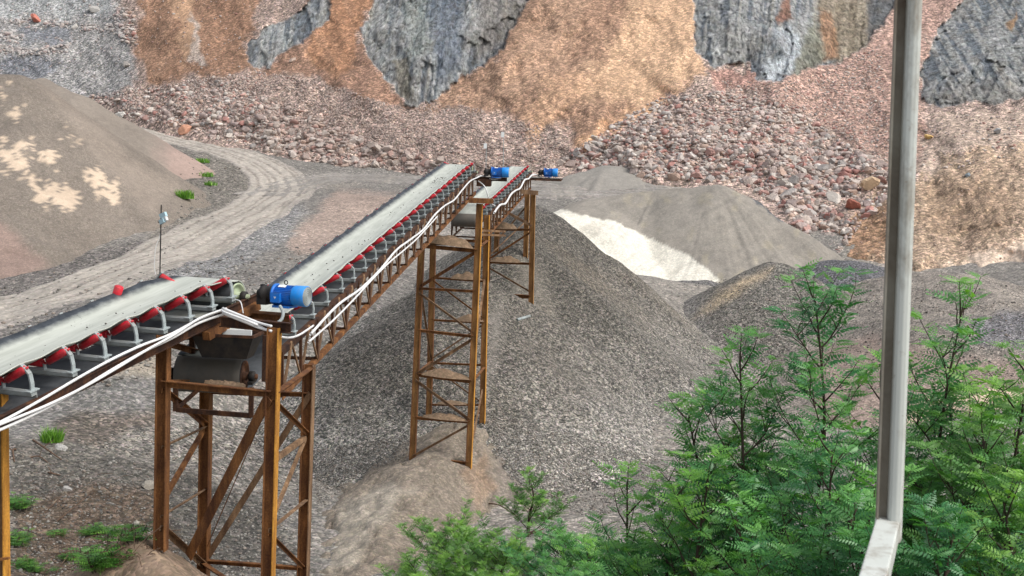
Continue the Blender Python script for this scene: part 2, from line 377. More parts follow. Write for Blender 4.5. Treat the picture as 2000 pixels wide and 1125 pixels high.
road('road', [(515, 385, 85), (620, 352, 92), (760, 352, 92), (900, 358, 90), (1060, 374, 86), (1180, 376, 86), (1330, 385, 84)], (4.5, 6), 8, (.27, .25, .225))
# ------------------------------------------------------------------ quarry face
def itp(x, xs, ys): return np.interp(x, xs, ys)
TX = [-600, 0, 120, 180, 300, 430, 600, 800, 1080, 1290, 1450, 1540, 1590, 1640, 1800, 2000, 2600]
TY = [215, 205, 205, 205, 245, 286, 318, 343, 333, 356, 372, 440, 500, 512, 530, 590, 640]
TD = [128, 128, 126, 124, 115, 107, 101, 96, 92, 88, 84, 79, 76, 74, 71, 65, 60]
TS = [.62, .62, .62, .62, .62, .62, .64, .66, .66, .62, .56, .52, .5, .46, .45, .45, .5]
wx = np.arange(-560, 2560, 2.6); wy = np.arange(-330, 660, 2.4)
wy = np.where(wy < 0, wy*1., wy); PXw, PYw = np.meshgrid(wx, wy, indexing='ij')
def smooth1(a, n): k = np.hanning(n); k /= k.sum(); return np.convolve(np.pad(a, n//2, 'edge'), k, 'valid')[:len(a)]
ty = smooth1(itp(wx, TX, TY), 31)[:, None]; td = smooth1(itp(wx, TX, TD), 31)[:, None]; ts = smooth1(itp(wx, TX, TS), 31)[:, None]
rd = ray(PXw, PYw); k = rd[..., 2]; kt = ray(np.broadcast_to(wx[:, None], ty.shape), ty)[..., 2]
zt = kt*td
Dw = (ts*td-zt)/np.maximum(ts-k, .12)
nA = fbm(PXw/90, PYw/90, 41); nB = fbm(PXw/26, PYw/26, 42); nC = fbm(PXw/7., PYw/7., 43, 4, .6)
gul = fbm((PXw+PYw*.75)/24., PYw/190., 44)
R1 = [(735, -400), (735, 0), (705, 55), (722, 112), (760, 165), (803, 211), (850, 192), (920, 140), (985, 95), (1030, 0), (1060, -400)]
R2 = [(1352, -400), (1355, 0), (1358, 105), (1395, 130), (1430, 124), (1462, 128), (1478, 158), (1500, 163), (1560, 140), (1640, 122), (1700, 78), (1755, 0), (1800, -400)]
R3 = [(1990, -400), (1880, 0), (1832, 60), (1798, 140), (1800, 190), (1835, 210), (1900, 196), (1945, 205), (2000, 186), (2200, 190), (2600, 200), (2600, -400)]
R4 = [(620, -400), (610, 0), (585, 20), (510, 60), (478, 95), (492, 128), (520, 134), (550, 105), (590, 80), (640, 40), (680, -400)]
qx = PXw+fbm(PXw/12., PYw/12., 50)*9; qy = PYw+fbm(PXw/12., PYw/12., 51)*9
sdr = [psd(qx, qy, r_) for r_ in (R1, R2, R3, R4)]
rock = np.zeros(PXw.shape)
for s_ in sdr: rock = np.maximum(rock, sstep(-1.5, 2.5, s_))
inn = np.maximum.reduce(sdr)
stri = fbm((PXw+PYw*.12)/9., PYw/170., 60, 5, .62)
s3 = (sdr[2] > -3)*1.
strd = fbm((PXw*.82-PYw*.55)/8., (PXw*.55+PYw*.82)/150., 61, 5, .62); stri = stri*(1-s3)+strd*s3
_wx = fbm(PXw/40., PYw/60., 66, 3)*22; _wy = fbm(PXw/30., PYw/40., 67, 3)*30; _tilt = np.where(sdr[2] > -3, .65, .08)
def _cell(w_, h_, s_): a_ = (PXw+PYw*_tilt+_wx)/w_; b_ = (PYw-PXw*_tilt*.5+_wy)/h_+_h(np.floor(a_), np.floor(a_)*0, s_+5)*3; return _h(np.floor(a_), np.floor(b_), s_)
c1_ = _cell(26., 85., 80); c2_ = _cell(9., 38., 81); frac = c1_*.7+c2_*.32
blk = np.abs(fbm(PXw/20., PYw/95., 62, 4, .6))
Dw = Dw-rock*np.minimum(np.maximum(inn, 0)*.03, 2.2)*np.where(sdr[3] > -3, .5, 1)
Dw += rock*(stri*.2+blk*.1+fbm(PXw/4., PYw/9., 63, 3)*.08+frac)
low = sstep(-20, 40, PYw-(ty-10))
Dw += (1-rock)*(nA*2.0*(1-low)+nB*.28+nC*.05+gul*.35*(1-low)*sstep(250, 350, PXw))
V = rd*Dw[..., None]+np.array([0, 0, ZC])
C = np.ones(PXw.shape+(4,))*np.array([.36, .275, .23, .85])
mot = fbm(PXw/40., PYw/30., 70); C = paint(C, sstep(-.1, .6, mot)*.5, [.47, .36, .30, .9])
def wp(poly, col, soft=16, a=1., jit=1.):
    global C
    x = PXw+(fbm(PXw/25., PYw/25., 71)*22+nC*8)*jit; y = PYw+(fbm(PXw/25., PYw/25., 72)*22+nC*8)*jit
    C = paint(C, sstep(-soft/2, soft/2, psd(x, y, poly))*a, col)
wp([(250, -400), (520, -400), (500, 0), (482, 100), (500, 140), (420, 150), (370, 152), (300, 170), (262, 112), (272, 30)], [.285, .168, .108, .55], 20)
wp([(330, -20), (380, -20), (385, 100), (360, 130)], [.50, .32, .2, .3], 20, .7)
wp([(366, 40), (380, 40), (395, 130), (372, 128)], [.42, .36, .31, .5], 8, .8)
wp([(620, -400), (760, -400), (735, 0), (700, 60), (760, 165), (806, 214), (700, 190), (600, 150), (510, 135), (590, 70)], [.295, .18, .125, .55], 16)
wp([(690, -400), (750, -400), (735, 0), (705, 60), (690, 130), (650, 150), (600, 110)], [.33, .18, .105, .5], 20)
wp([(1020, -400), (1360, -400), (1357, 100), (1380, 130), (1290, 190), (1220, 245), (1130, 300), (1110, 240), (1060, 250), (980, 215), (850, 207), (800, 212), (920, 140), (985, 95)], [.315, .20, .135, .55], 22)
wp([(1040, -400), (1230, -400), (1200, 40), (1100, 130), (1000, 180), (930, 190), (1000, 110), (1060, 20)], [.40, .26, .175, .5], 40, .7)
wp([(1225, -400), (1358, -400), (1357, 100), (1380, 130), (1300, 185), (1240, 205), (1150, 190), (1110, 165), (1180, 110), (1215, 40), (1225, 0)], [.56, .37, .235, .45], 36, .9)
wp([(1060, 150), (1180, 150), (1110, 210), (1060, 260), (1035, 300), (1025, 250)], [.50, .315, .20, .5], 18, .8)
wp([(1180, 235), (1330, 170), (1380, 125), (1340, 165), (1250, 230), (1150, 295), (1120, 290)], [.55, .34, .21, .5], 14, .9)
wp([(1150, -20), (1235, -20), (1190, 60), (1150, 110), (1100, 130)], [.34, .21, .14, .5], 22, .7)
wp([(-700, -400), (225, -400), (228, 0), (246, 60), (258, 168), (200, 192), (100, 240), (-700, 260)], [.30, .29, .275, .8], 18)
wp([(40, 55), (120, 50), (130, 90), (40, 85)], [.20, .205, .215, .7], 20); wp([(-20, 108), (110, 112), (90, 150), (0, 160)], [.17, .175, .185, .7], 20)
wp([(-700, -400), (250, -400), (215, 20), (130, 45), (0, 30), (-700, 60)], [.36, .37, .36, .7], 20, .7)
wp([(1470, 160), (1700, 80), (1760, 0), (1990, -400), (1880, 0), (1830, 60), (1800, 140), (1800, 230), (1850, 300), (1760, 330), (1600, 240), (1500, 190)], [.38, .255, .205, .75], 20)
wp([(1380, 135), (1480, 135), (1480, 170), (1400, 175)], [.34, .21, .17, .6], 10)
wp([(1850, 225), (2600, 180), (2600, 420), (1900, 420), (1790, 330), (1820, 260)], [.45, .35, .28, .6], 22)
wp([(1640, 450), (1700, 380), (1790, 360), (1850, 310), (2000, 280), (2600, 300), (2600, 700), (1640, 700), (1610, 500)], [.40, .295, .21, .65], 18)
wp([(1620, 470), (1660, 420), (1760, 385), (1790, 420), (1700, 520), (1640, 512)], [.27, .165, .10, .7], 16, .9)
wp([(1800, 360), (1900, 340), (1990, 380), (1960, 450), (1860, 470), (1800, 440)], [.34, .235, .155, .45], 30, .6)
wp([(1850, 520), (1990, 470), (2200, 500), (2200, 640), (1990, 620), (1900, 560)], [.62, .49, .38, .25], 26, .9)
# downhill streaks and debris trails
soil = sstep(330, 150, PYw)*sstep(240, 300, PXw)*sstep(1400, 1360, PXw)
sk = np.where(PXw > 800, fbm((PXw+PYw*.9)/16., (PYw-PXw*.5)/120., 75, 5, .6), fbm((PXw-PYw*.5*np.sign(PXw-560))/16., PYw/110., 76, 5, .6))
C = paint(C, soil*sstep(.05, .55, sk)*.16, [.27, .17, .115, .7]); C = paint(C, soil*sstep(.1, .6, -sk)*.12, [.56, .38, .26, .6])
C = paint(C, sstep(1580, 1700, PXw)*sstep(.1, .5, fbm((PXw+PYw*1.1)/10., (PYw-PXw)/150., 77, 4))*sstep(230, 330, PYw)*.4, [.30, .21, .15, .5])
# painted rock
rc = np.ones(C.shape)*np.array([.46, .465, .45, .35])
t1 = sstep(-.15, .3, stri+(c1_-.5)*.35+(c2_-.5)*.3+blk*.4-.12+fbm(PXw/5., PYw/16., 65, 4, .7)*.3)[..., None]
rc = rc*(1-t1)+np.array([.215, .24, .262, .35])*t1
lt = sstep(.25, .6, -stri)[..., None]; rc = rc*(1-lt)+np.array([.50, .48, .43, .3])*lt
def rp(poly, col, a, soft=24):
    global rc
    rc = paint(rc, sstep(-soft/2, soft/2, psd(qx, qy, poly))*a, col)
rp([(820, -400), (900, -400), (900, 0), (900, 130), (860, 170), (840, 60)], [.16, .205, .27, .3], .65)
rp([(780, -60), (830, -60), (840, 100), (800, 120)], [.30, .34, .30, .3], .5)
rp([(960, -400), (1100, -400), (1040, 0), (980, 95), (930, 120)], [.24, .19, .15, .3], .5)
rp([(770, 120), (800, 110), (805, 200), (780, 190)], [.30, .24, .13, .3], .5, 12)
rp([(1590, -60), (1700, -60), (1700, 80), (1640, 125), (1600, 110)], [.42, .31, .17, .3], .6)
rp([(1600, 20), (1625, 20), (1640, 110), (1610, 120)], [.50, .24, .12, .3], .55, 12)
rp([(1510, 60), (1545, 50), (1565, 90), (1540, 150), (1500, 165), (1480, 130), (1530, 110)], [.66, .70, .72, .3], .9, 12)
rp([(1400, 60), (1480, 40), (1480, 120), (1410, 130)], [.46, .45, .42, .3], .6)
rp([(1530, -10), (1545, 0), (1550, 40), (1515, 45)], [.36, .19, .13, .3], .9, 8)
rp([(1545, 150), (1590, 30), (1610, 120), (1580, 145)], [.25, .25, .16, .3], .6, 12)
rp([(1700, -60), (1760, -60), (1750, 40), (1690, 90)], [.12, .125, .13, .2], .8, 10)
rp([(1965, 50), (1985, 20), (1980, 60)], [.5, .31, .17, .3], .9, 6)
rp([(1840, 160), (2000, 160), (2000, 210), (1840, 215)], [.46, .43, .38, .3], .45, 20)
C = C*(1-rock[..., None])+rc*rock[..., None]
_gf = grid_faces(*PXw.shape)
o = npmesh('quarry_terrain', V.reshape(-1, 3), _gf, Mg['wall'], col=C.reshape(-1, 4)); tag(o, kind='structure')
o.data.materials.append(Mg['cliff']); o.data.polygons.foreach_set('material_index', (rock.ravel()[_gf].mean(1) > .5).astype(np.int32))
def wallpt(px, py):                    # point of the quarry face
    i = np.clip((np.asarray(px)-wx[0])/2.6, 0, len(wx)-1).astype(int); j = np.clip((np.asarray(py)-wy[0])/2.4, 0, len(wy)-1).astype(int)
    return V[i, j]
Vw = V
def wallpt(px, py):
    i = np.clip((np.asarray(px)-wx[0])/2.6, 0, len(wx)-1).astype(int); j = np.clip((np.asarray(py)-wy[0])/2.4, 0, len(wy)-1).astype(int)
    return Vw[i, j]
# ------------------------------------------------------------------ stockpiles
PILES = []; PBOX = []
def pile(name, label, segs, slope, box, mat, colfn, seed, res=.12, rnd=.6, amp=.25, fl=.0, under=.5, cat='stockpile', finer=.05, group=None, ax=1., cracks=0.):
    """segs: ((x1,y1,z1),(x2,y2,z2)) crest lines; sides fall at the given slope"""
    x0, x1, y0, y1 = box; xs = np.arange(x0, x1, res); ys = np.arange(y0, y1, res*1.6); X, Y = np.meshgrid(xs, ys, indexing='ij')
    def hf(X, Y):
        h = np.full(X.shape, -99.)
        for sg in segs:
            a, b = sg[0], sg[1]; sl = sg[2] if len(sg) > 2 else slope
            ex, ey = b[0]-a[0], b[1]-a[1]; L = ex*ex+ey*ey+1e-9; t = np.clip(((X-a[0])*ex+(Y-a[1])*ey)/L, 0, 1)
            ddx = (X-a[0]-t*ex)*ax; ddy = Y-a[1]-t*ey; d = np.hypot(ddx, ddy); an = np.arctan2(ddy, ddx)
            w = 1+.10*fbm(np.cos(an)*2+seed, np.sin(an)*2, seed, 2)
            hh = a[2]+t*(b[2]-a[2])-(np.sqrt(d*d+rnd*rnd)-rnd)*sl*w
            if fl: hh = hh+fl*fbm(np.cos(an)*9+seed*3.1, np.sin(an)*9, seed+4, 3)*np.minimum(d/3., 1)
            h = np.maximum(h, hh)
        if cracks: cr = np.abs(fbm(X/1.1, Y/1.6, seed+6, 3)); h = h-np.exp(-(cr/.035)**2)*cracks
        return h+fbm(X/2.6, Y/2.6, seed+1, 3)*amp+fbm(X/.35, Y/.35, seed+2, 3)*finer
    Z = hf(X, Y); G = H0(X, Y)
    keep = Z > G-under
    Fc = grid_faces(*X.shape); kf = keep.ravel()[Fc].any(1); Fc = Fc[kf]
    Z = np.maximum(Z, G-under-.6)
    u, inv = np.unique(Fc.ravel(), return_inverse=True)
    X = X.ravel()[u]; Y = Y.ravel()[u]; Z = Z.ravel()[u]; G = G.ravel()[u]
    px, py = proj(X, Y, Z); C = colfn(X, Y, Z, G, px, py)
    b = Vector((float(X.mean()), float(Y.mean()), float(G.min())))
    Vv = np.stack([X, Y, Z], -1)
    o = npmesh(name, Vv, inv.reshape(-1, 4), mat, col=C)
    tag(o, label, cat, group); PILES.append((hf, o)); PBOX.append((hf, box)); return hf
def xyz(px, py, d): p = P(px, py, d); return (p.x, p.y, p.z)
def base(X, c): return np.ones(X.shape+(4,))*np.array(c, float)
def jit(px, py, a=12): return px+fbm(px/28., py/28., 90)*a, py+fbm(px/28., py/28., 91)*a
# main gravel cone under the last conveyor
pa = xyz(1046, 404, 52.5); pb = xyz(1010, 470, 47); pc = xyz(985, 560, 42)
def colA(X, Y, Z, G, px, py):
    x, y = jit(px, py); C = base(X, [.118, .109, .092, 1.])
    C = paint(C, sstep(.0, .6, fbm(X/3., Y/3., 7))*.5, [.18, .152, .115, .9])
    C = paint(C, sstep(0, 30, psd(x, y, [(1000, 470), (1060, 500), (1120, 640), (1080, 780), (970, 800), (960, 700), (985, 580)]))*.75, [.19, .17, .14, .3])
    C = paint(C, sstep(-.1, .5, fbm(X/1.7, Y/1.7, 17)+.2)*sstep(470, 400, y)*.8, [.09, .085, .08, 1.])
    h = Z-G; C = paint(C, sstep(3.4, .4, h+fbm(X/2., Y/2., 5)*.8)*.9, [.225, .213, .187, 1.05]); return C
hfA = pile('gravel_pile', 'tall cone of grey brown crushed gravel beneath the far conveyor end', [(pa, pa), (pa, pb, .74)], .80, (-14, 18, 34, 68), Mg['gravel'], colA, 101, .11, .7, .3, .0)
qa = xyz(905, 545, 43); qb = xyz(880, 590, 41)
def colB(X, Y, Z, G, px, py):
    x, y = jit(px, py); C = base(X, [.145, .133, .112, 1.])
    C = paint(C, sstep(.0, .6, fbm(X/2.4, Y/2.4, 8))*.6, [.15, .135, .12, 1.])
    C = paint(C, sstep(0, 26, psd(x, y, [(940, 600), (990, 590), (985, 700), (960, 800), (935, 780)]))*.8, [.20, .18, .155, .25])
    h = Z-G; C = paint(C, sstep(2.6, .4, h+fbm(X/2., Y/2., 6)*.8)*.9, [.25, .238, .21, 1.1]); return C
hfB = pile('gravel_pile', 'lower heap of crushed gravel spreading left behind the middle support tower', [(qa, qb)], .60, (-15, 6, 28, 58), Mg['gravel'], colB, 131, .10, 1.1, .3, .0)
# pale coarse gravel apron right of the sandy mound
ra = xyz(955, 800, 39.5); rb = xyz(1000, 840, 38)
hfC = pile('gravel_pile', 'low apron of pale coarse crushed stone at the foot of the tall gravel cone', [(ra, rb, .36), (rb, xyz(1150, 890, 36), .42)], .4, (-4, 9, 26, 46), Mg['coarse'],
     lambda X, Y, Z, G, px, py: paint(base(X, [.33, .315, .28, 1.15]), sstep(.1, .6, fbm(X/1.5, Y/1.5, 4))*.5, [.27, .25, .225, 1.2]), 151, .10, .5, .15)
# sandy mound at the feet of tower 2
ma = xyz(880, 832, 35.2); mb = xyz(785, 975, 29.8); mc = xyz(690, 1125, 25.3)
def colM(X, Y, Z, G, px, py):
    x, y = jit(px, py, 18); C = base(X, [.225, .188, .146, .6]); ck = np.abs(fbm(X/1.1, Y/1.6, 167, 3)); C = paint(C, np.exp(-(ck/.03)**2)*.7, [.10, .08, .06, .6]); C = paint(C, sstep(.1, .5, fbm(X/.35, Y/.7, 66, 4, .7))*.7, [.135, .11, .085, .8])
    C = paint(C, sstep(.05, .4, fbm(X/.9, Y/1.8, 3, 5))*.8, [.19, .16, .125, .5])
    C = paint(C, sstep(0, 30, psd(x, y, [(640, 980), (760, 930), (830, 960), (740, 1050), (700, 1130), (600, 1130), (640, 1060)]))*.75, [.35, .31, .25, .4])
    C = paint(C, sstep(0, 16, psd(x, y, [(905, 900), (950, 880), (980, 960), (930, 1010), (905, 960)]))*.5, [.30, .20, .13, .4])
    C = paint(C, sstep(0, 30, psd(x, y, [(950, 860), (1060, 940), (1060, 1060), (960, 1030), (950, 940)]))*.7, [.19, .165, .14, .5]); return C
hfM = pile('sand_mound', 'cracked sandy brown mound around the feet of the middle support tower', [(ma, mb, .56), (mb, mc, .52), (ma, ma, .70)], .62, (-11, 6, 20, 42), Mg['sand'], colM, 161, .07, .45, .28, .12, finer=.14, cat='mound', cracks=.10)
# small mound at the near left foot
na = xyz(268, 1045, 14.2); nb = xyz(330, 1120, 13.4)
hfN = pile('sand_mound', 'small rough heap of brown earth burying the left foot of the near tower', [(na, nb, .8)], .8, (-7.5, -1.5, 10, 18), Mg['sand'],
     lambda X, Y, Z, G, px, py: paint(base(X, [.26, .19, .135, .5]), sstep(0, .5, fbm(X/.4, Y/.4, 3, 4))*.7, [.16, .115, .08, .8]), 171, .045, .15, .12, .12, under=.8, finer=.06, cat='mound')
# gravel mound in the middle right with brown stripe
ca = xyz(1512, 512, 59); cb = xyz(1475, 532, 58)
def colD(X, Y, Z, G, px, py):
    x, y = jit(px, py, 10); C = base(X, [.16, .15, .13, 1.])
    C = paint(C, sstep(0, 26, psd(x, y, [(1520, 515), (1440, 530), (1340, 610), (1300, 640), (1340, 650), (1440, 590), (1520, 540)]))*.9, [.38, .30, .20, .6])
    C = paint(C, sstep(1.2, .1, Z-G)*.7, [.26, .245, .225, 1.]); return C
hfD = pile('gravel_pile', 'rounded dark gravel heap with a brown streak, behind the tallest green shrub', [(ca, cb, .66)], .66, (2, 24, 44, 74), Mg['gravel'], colD, 181, .12, 1.2, .25)
# valley floor heap between cone and lime
ea = xyz(1250, 546, 68); eb = xyz(1370, 552, 67)
hfE = pile('gravel_pile', 'low dark gravel bank below the white lime sand', [(ea, eb, .42)], .42, (-2, 20, 54, 76), Mg['gravel'],
     lambda X, Y, Z, G, px, py: base(X, [.15, .145, .138, 1.1]), 191, .14, 1.6, .2)
# grey sand pile with the white patch
sa = xyz(1395, 362, 76); sb = xyz(1290, 372, 77); sc = xyz(1165, 392, 76)
def colS(X, Y, Z, G, px, py):
    x, y = jit(px, py, 9); C = base(X, [.265, .24, .205, .25])
    st = fbm((px*.55+py)/12.+3, (px-py*.8)/120., 3, 4); C = paint(C, sstep(0, .5, st)*.5, [.20, .185, .16, .3])
    C = paint(C, sstep(.3, .6, fbm(px/30., py/30., 8))*.5, [.34, .30, .22, .2])
    C = paint(C, sstep(-2, 2.5, psd(px+fbm(px/11., py/11., 31, 4)*5, py+fbm(px/11., py/11., 32, 4)*4, [(1030, 392), (1075, 398), (1120, 416), (1200, 432), (1280, 470), (1350, 502), (1405, 545), (1390, 575), (1180, 575), (1120, 480)])), [.66, .625, .535, .35])
    C = paint(C, sstep(.1, .6, fbm((px+py*1.5)/14., (py-px*.6)/60., 35, 4))*sstep(0, 10, psd(px, py, [(1030, 392), (1075, 398), (1120, 416), (1200, 432), (1280, 470), (1350, 502), (1405, 545), (1390, 575), (1180, 575), (1120, 480)]))*.55, [.46, .425, .35, .35])
    C = paint(C, sstep(0, 8, psd(x, y, [(1440, 362), (1480, 372), (1530, 410), (1560, 450), (1500, 420), (1460, 385)]))*.95, [.11, .115, .12, 1.]); return C
hfS = pile('sand_pile', 'long grey sand stockpile with a bright white lime face below the red boulders', [(sa, sb, .60), (sb, sc, .60), (sc, xyz(1090, 420, 72), .5)], .6, (-3, 24, 50, 96), Mg['sand'], colS, 201, .1, .8, .35, .25, finer=.03)
ta = xyz(1185, 323, 90); tb = xyz(1240, 330, 90)
hfT = pile('sand_pile', 'small grey sand pile at the far end of the yard under the scree', [(ta, tb, .5)], .5, (-2, 20, 78, 104), Mg['sand'],
     lambda X, Y, Z, G, px, py: paint(base(X, [.27, .25, .22, .2]), sstep(0, .5, fbm(X/2., Y/2., 9))*.5, [.21, .2, .18, .3]), 211, .2, 1.2, .2, .2, finer=.02)
# right dark heaps
ga = xyz(1640, 508, 66); gb = xyz(1680, 510, 66)
hfG = pile('gravel_pile', 'small dark blue grey gravel heap at the toe of the pink boulder slope', [(ga, gb, .5)], .5, (10, 26, 56, 76), Mg['gravel'],
     lambda X, Y, Z, G, px, py: base(X, [.14, .14, .145, 1.1]), 221, .15, 1.2, .3)
ha = xyz(1800, 532, 60); hb = xyz(1880, 534, 58); hc = xyz(1990, 600, 50)
def colH(X, Y, Z, G, px, py):
    C = base(X, [.25, .222, .19, .8]); st = fbm(px/50., py/9., 13, 4); C = paint(C, sstep(0, .5, st)*.6, [.36, .315, .265, .5])
    x, y = jit(px, py, 10)
    C = paint(C, sstep(0, 26, psd(x, y, [(1560, 680), (1700, 640), (1880, 680), (2050, 700), (2050, 900), (1600, 900)]))*.8, [.31, .235, .195, .45]); C = paint(C, sstep(0, 10, psd(x, y, [(1830, 768), (1950, 752), (2060, 765), (2060, 800), (1980, 800), (1900, 800), (1740, 835), (1740, 805)])), [.62, .48, .36, .2])
    return paint(C, sstep(0, 20, psd(x, y, [(1880, 620), (1960, 600), (2100, 600), (2100, 700), (1900, 680)]))*.8, [.17, .17, .18, 1.])
hfH = pile('gravel_pile', 'long low brown grey gravel bank right of the white post', [(ha, hb, .42), (hb, hc, .38)], .4, (0, 46, 22, 76), Mg['gravel'], colH, 231, .15, 1.5, .3)
# left stockpiles
la = xyz(-60, 138, 77); lb = xyz(38, 150, 78)
def colL(X, Y, Z, G, px, py):
    x, y = jit(px, py, 10); C = base(X, [.20, .17, .14, .5])
    st = fbm((px*.6+py)/10., (px*.8-py)/150., 3, 4); C = paint(C, sstep(-.05, .5, st)*.5, [.19, .16, .13, .35])
    x2 = px+fbm(px/9., py/16., 95, 4, .65)*26+(py-300)*.0; y2 = py+fbm(px/10., py/18., 96, 4, .65)*34
    cream = np.full(px.shape, -99.)
    for pl in ([(18, 205), (42, 205), (44, 228), (30, 236)], [(0, 270), (35, 300), (60, 320), (60, 345), (30, 335), (0, 315)], [(25, 270), (55, 275), (48, 300), (25, 290)], [(65, 290), (110, 285), (112, 318), (85, 325)],
               [(0, 165), (12, 175), (8, 195), (0, 190)], [(130, 240), (165, 280), (150, 275)], [(40, 345), (90, 360), (160, 375), (150, 405), (100, 400), (60, 375)], [(155, 330), (200, 340), (245, 380), (225, 400), (190, 370)]):
        cream = np.maximum(cream, psd(x2, y2, pl))
    C = paint(C, sstep(-1.5, 2., cream), [.52, .41, .305, .15])
    C = paint(C, sstep(0, 30, psd(x, y, [(-50, 390), (40, 440), (110, 520), (60, 560), (-50, 570)]))*.8, [.29, .205, .17, .3])
    C = paint(C, sstep(-8, 14, psd(x, y, [(60, 150), (100, 170), (200, 250), (300, 340), (360, 350), (300, 430), (180, 310), (120, 220)]))*.5, [.29, .24, .195, .15]); return C
hfL = pile('sand_pile', 'large brown sand stockpile with cream patches at the left edge', [(la, lb, .42)], .42, (-52, -8, 42, 96), Mg['sand'], colL, 241, .16, .8, .35, .22, finer=.03, ax=1.75)
ka = xyz(85, 152, 96); kb = xyz(130, 178, 95); kc = xyz(225, 255, 93)
hfK = pile('sand_pile', 'grey sand ridge with a pinkish toe behind the large cream patched pile', [(ka, kb, .6), (kb, kc, .68)], .6, (-52, -12, 74, 112), Mg['sand'],
     lambda X, Y, Z, G, px, py: paint(base(X, [.24, .205, .17, .2]), sstep(280, 360, px+fbm(px/20., py/20., 3)*20)*.8, [.36, .26, .22, .15]), 251, .18, .8, .3, .2, finer=.02)
RX0, RX1, RY0, RY1, RS = -62., 52., 2., 128., .14
_sx, _sy = np.meshgrid(np.arange(RX0, RX1, RS), np.arange(RY0, RY1, RS), indexing='ij')
RAS = H(_sx, _sy)
for _f, _bx in PBOX:
    i0, i1 = [int(np.clip((v-RX0)/RS, 0, RAS.shape[0])) for v in _bx[:2]]; j0, j1 = [int(np.clip((v-RY0)/RS, 0, RAS.shape[1])) for v in _bx[2:]]
    RAS[i0:i1, j0:j1] = np.maximum(RAS[i0:i1, j0:j1], _f(_sx[i0:i1, j0:j1], _sy[i0:i1, j0:j1]))
def surf(x, y):                        # height of the ground and stockpiles, from a raster
    fx = np.clip((np.asarray(x, float)-RX0)/RS, 0, RAS.shape[0]-1.001); fy = np.clip((np.asarray(y, float)-RY0)/RS, 0, RAS.shape[1]-1.001)
    i = fx.astype(int); j = fy.astype(int); u = fx-i; v = fy-j
    return (RAS[i, j]*(1-u)+RAS[i+1, j]*u)*(1-v)+(RAS[i, j+1]*(1-u)+RAS[i+1, j+1]*u)*v
TT('terrain')

# ------------------------------------------------------------------ boulders and scree
def ico():
    t = (1+5**.5)/2; v = np.array([(-1, t, 0), (1, t, 0), (-1, -t, 0), (1, -t, 0), (0, -1, t), (0, 1, t), (0, -1, -t), (0, 1, -t), (t, 0, -1), (t, 0, 1), (-t, 0, -1), (-t, 0, 1)])
    v /= np.linalg.norm(v[0])
    f = [(0, 11, 5), (0, 5, 1), (0, 1, 7), (0, 7, 10), (0, 10, 11), (1, 5, 9), (5, 11, 4), (11, 10, 2), (10, 7, 6), (7, 1, 8), (3, 9, 4), (3, 4, 2), (3, 2, 6), (3, 6, 8), (3, 8, 9), (4, 9, 5), (2, 4, 11), (6, 2, 10), (8, 6, 7), (9, 8, 1)]
    return v, np.array(f)
def subdiv(v, f):
    v = list(map(tuple, v)); c = {}; nf = []
    def mid(a, b):
        k = (min(a, b), max(a, b))
        if k not in c:
            m = np.array(v[a])+np.array(v[b]); m /= np.linalg.norm(m); c[k] = len(v); v.append(tuple(m))
        return c[k]
    for a, b, d in f:
        x, y, z = mid(a, b), mid(b, d), mid(d, a); nf += [(a, x, z), (b, y, x), (d, z, y), (x, y, z)]
    return np.array(v), np.array(nf)
def rock_base(sub, seed, cuts=7):
    r_ = np.random.default_rng(seed); v, f = ico()
    for _ in range(sub): v, f = subdiv(v, f)
    v = v*(1+.10*r_.normal(size=(len(v), 1)))
    for _ in range(cuts):              # broken faces: flatten against random planes
        n = r_.normal(size=3); n /= np.linalg.norm(n); d = r_.uniform(.38, .78); k = v@n-d
        v = v-np.maximum(k, 0)[:, None]*n
    return v, f
PAL = np.array([(.56, .47, .41), (.50, .40, .36), (.48, .27, .23), (.42, .19, .16), (.60, .54, .48), (.36, .33, .31), (.52, .36, .28), (.44, .34, .31), (.31, .24, .22), (.66, .60, .55), (.46, .36, .33)])
def rmat(name, attr):
    t = NT(name); v = t.obj()
    c = t.n('Attribute', attribute_name='Col').outputs['Color'] if attr else t.n('ObjectInfo').outputs['Color']
    a = t.noise(2.6 if attr else 1.6, v, 6, .7); b = t.noise(7. if attr else 5., v, 4, .7)
    f = t.math('MULTIPLY', t.math('MULTIPLY_ADD', a, 1.1, .45), t.math('MULTIPLY_ADD', b, .7, .65))
    return t.out(t.scalecol(c, f), .9, b, .8, .06)
M['boulder'] = rmat('boulder_stone', False); M['scree'] = rmat('scree_stone', True)
LB = [rock_base(1, s, 7) for s in range(14)]; SB = [rock_base(0, 40+s, 3) for s in range(10)]
def rotm(n):
    q = rng.normal(size=(n, 4)); q /= np.linalg.norm(q, axis=1)[:, None]; w, x, y, z = q.T
    return np.stack([np.stack([1-2*(y*y+z*z), 2*(x*y-z*w), 2*(x*z+y*w)], -1), np.stack([2*(x*y+z*w), 1-2*(x*x+z*z), 2*(y*z-x*w)], -1), np.stack([2*(x*z-y*w), 2*(y*z+x*w), 1-2*(x*x+y*y)], -1)], 1)
